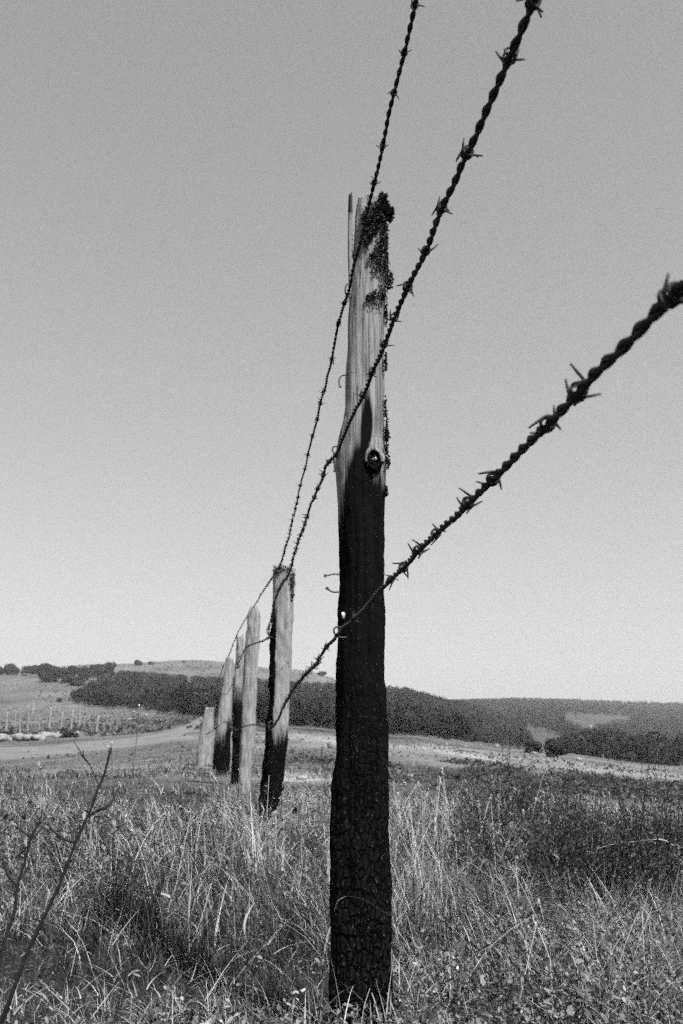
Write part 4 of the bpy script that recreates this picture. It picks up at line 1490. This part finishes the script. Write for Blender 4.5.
def dry_leaf(px, py, L, ang, label, d=None, lift=.05, wide=.09):
    g = ground_at(px, py) if d is None else at(px, py, d)
    s_ = L * .8 * g.y / F
    V = []
    n = 9
    for i in range(n):
        f = i / (n - 1)
        w_ = s_ * wide * math.sin(math.pi * (f * .9 + .07)) ** .7
        c = np.array([(f - .5) * s_, 0, .10 * s_ * math.sin(f * math.pi) * (1.3)])
        for sgn, dz in ((-1, .25), (0, -.15), (1, .35)):
            V.append(c + np.array([0, 0, sgn * w_]) + np.array([0, -dz * w_, 0]))
    V += [v + np.array([0, .0007, 0]) for v in V]
    q = []
    for i in range(n - 1):
        for j in (0, 1):
            a = i * 3 + j
            q.append((a, a + 1, a + 4, a + 3)); q.append((a + 3 * n, a + 3 + 3 * n, a + 4 + 3 * n, a + 1 + 3 * n))
    o = obj('dry_leaf', mesh_np('dry_leaf', V, [np.array(q)]), M_PALE)
    p = np.array(g)
    # lift it onto the sward, back along the sight line
    k = 1 - lift / max(EYE - p[2], .1) if d is None else 1
    o.location = (p[0] * k, p[1] * k, EYE + (p[2] - EYE) * k)
    o.rotation_euler = (0, -math.radians(ang), 0)
    tag(o, label, 'dry leaf', 'bleached dry leaves')


dry_leaf(219, 958, 24, 42, 'large curled white dry leaf in the grass left of the near post')
dry_leaf(258, 881, 9, 30, 'small white dry leaf fallen above the large curled one')
dry_leaf(250, 920, 36, 75, 'long upright bleached blade between the small leaf and the near post', wide=.035)
dry_leaf(234, 1018, 18, 35, 'white dry leaf at the bottom edge beside the dark stick')
dry_leaf(134, 973, 12, 25, 'bleached leaf bent over at the bottom left', None, .08)
dry_leaf(167, 807, 9, -5, 'pale flat leaf in the grass below the track')
dry_leaf(191, 829, 9, 0, 'pale flat leaf lying left of the dry clump by the second post')
dry_leaf(168, 898, 16, -30, 'pale leaf on a slanting stem in the left grass', None, .1)

# arching pale stalk over the heather and a few crossing stems
parts = MB()
g = ground_at(640, 905)
dS = g.y - .15
parts.tube(smooth_path([at(592, 880, dS), at(596, 852, dS), at(603, 847, dS), at(618, 843.5, dS), at(640, 841, dS), at(657, 839.5, dS), at(666, 841, dS), at(674, 846, dS)], 6),
           [.0011] * 30 + [.0024] * 13, 6, .38)
o = parts.build('arching_stalk', M_GRASS)
tag(o, 'long pale grass stalk arching over the dark heather at right', 'grass stalk')

# ------------------------------------------------------------------ light
SUN_EL, SUN_AZ = math.radians(54), math.radians(142)
world = bpy.data.worlds.new('World')
scene.world = world
world.use_nodes = True
nt = world.node_tree
nt.nodes.clear()
sky = nt.nodes.new('ShaderNodeTexSky')
sky.sky_type = 'NISHITA'
sky.sun_disc = False
sky.sun_elevation = SUN_EL
sky.sun_rotation = SUN_AZ
sky.altitude = 1100
sky.air_density = 1.0
sky.dust_density = .4
sky.ozone_density = 1.0
# black-and-white film behind an orange filter
sep = nt.nodes.new('ShaderNodeSeparateColor')
nt.links.new(sky.outputs[0], sep.inputs[0])
m1 = nt.nodes.new('ShaderNodeMath'); m1.operation = 'MULTIPLY'; m1.inputs[1].default_value = .10
m2 = nt.nodes.new('ShaderNodeMath'); m2.operation = 'MULTIPLY'; m2.inputs[1].default_value = .20
ad = nt.nodes.new('ShaderNodeMath'); ad.operation = 'ADD'
nt.links.new(sep.outputs[0], m1.inputs[0]); nt.links.new(sep.outputs[1], m2.inputs[0])
m3 = nt.nodes.new('ShaderNodeMath'); m3.operation = 'MULTIPLY'; m3.inputs[1].default_value = .55
nt.links.new(sep.outputs[2], m3.inputs[0])
ad0 = nt.nodes.new('ShaderNodeMath'); ad0.operation = 'ADD'
nt.links.new(m1.outputs[0], ad0.inputs[0]); nt.links.new(m2.outputs[0], ad0.inputs[1])
nt.links.new(ad0.outputs[0], ad.inputs[0]); nt.links.new(m3.outputs[0], ad.inputs[1])
pw = nt.nodes.new('ShaderNodeMath'); pw.operation = 'POWER'; pw.inputs[1].default_value = .66
nt.links.new(ad.outputs[0], pw.inputs[0])
sc_ = nt.nodes.new('ShaderNodeMath'); sc_.operation = 'MULTIPLY'; sc_.inputs[1].default_value = 1.38
nt.links.new(pw.outputs[0], sc_.inputs[0])
cc = nt.nodes.new('ShaderNodeCombineColor')
for i in range(3): nt.links.new(sc_.outputs[0], cc.inputs[i])
bg = nt.nodes.new('ShaderNodeBackground')
bg.inputs['Strength'].default_value = .10
nt.links.new(cc.outputs[0], bg.inputs['Color'])
wo = nt.nodes.new('ShaderNodeOutputWorld')
nt.links.new(bg.outputs[0], wo.inputs['Surface'])

sun = bpy.data.lights.new('sun', 'SUN')
sun.energy = 5.0
sun.angle = math.radians(.53)
so = bpy.data.objects.new('sun', sun)
COL.objects.link(so)
sd = Vector((math.sin(SUN_AZ) * math.cos(SUN_EL), math.cos(SUN_AZ) * math.cos(SUN_EL), math.sin(SUN_EL)))
so.rotation_euler = sd.to_track_quat('Z', 'Y').to_euler()
so.location = (3, -4, 8)

scene.view_settings.view_transform = 'Standard'
scene.view_settings.look = 'None'
scene.view_settings.exposure = 0.8
scene.view_settings.gamma = 1.0
scene.render.engine = 'CYCLES'
scene.cycles.use_denoising = False
scene.cycles.sample_clamp_indirect = .9
scene.cycles.sample_clamp_direct = 1.2
# the film is grainy: stop sampling while a little noise is left
scene.cycles.use_adaptive_sampling = True
scene.cycles.adaptive_threshold = .24
scene.cycles.adaptive_min_samples = 14
scene.cycles.max_bounces = 6
scene.cycles.diffuse_bounces = 3
scene.cycles.transmission_bounces = 3
scene.render.filter_size = 1.6
scene.cycles.filter_width = 1.55
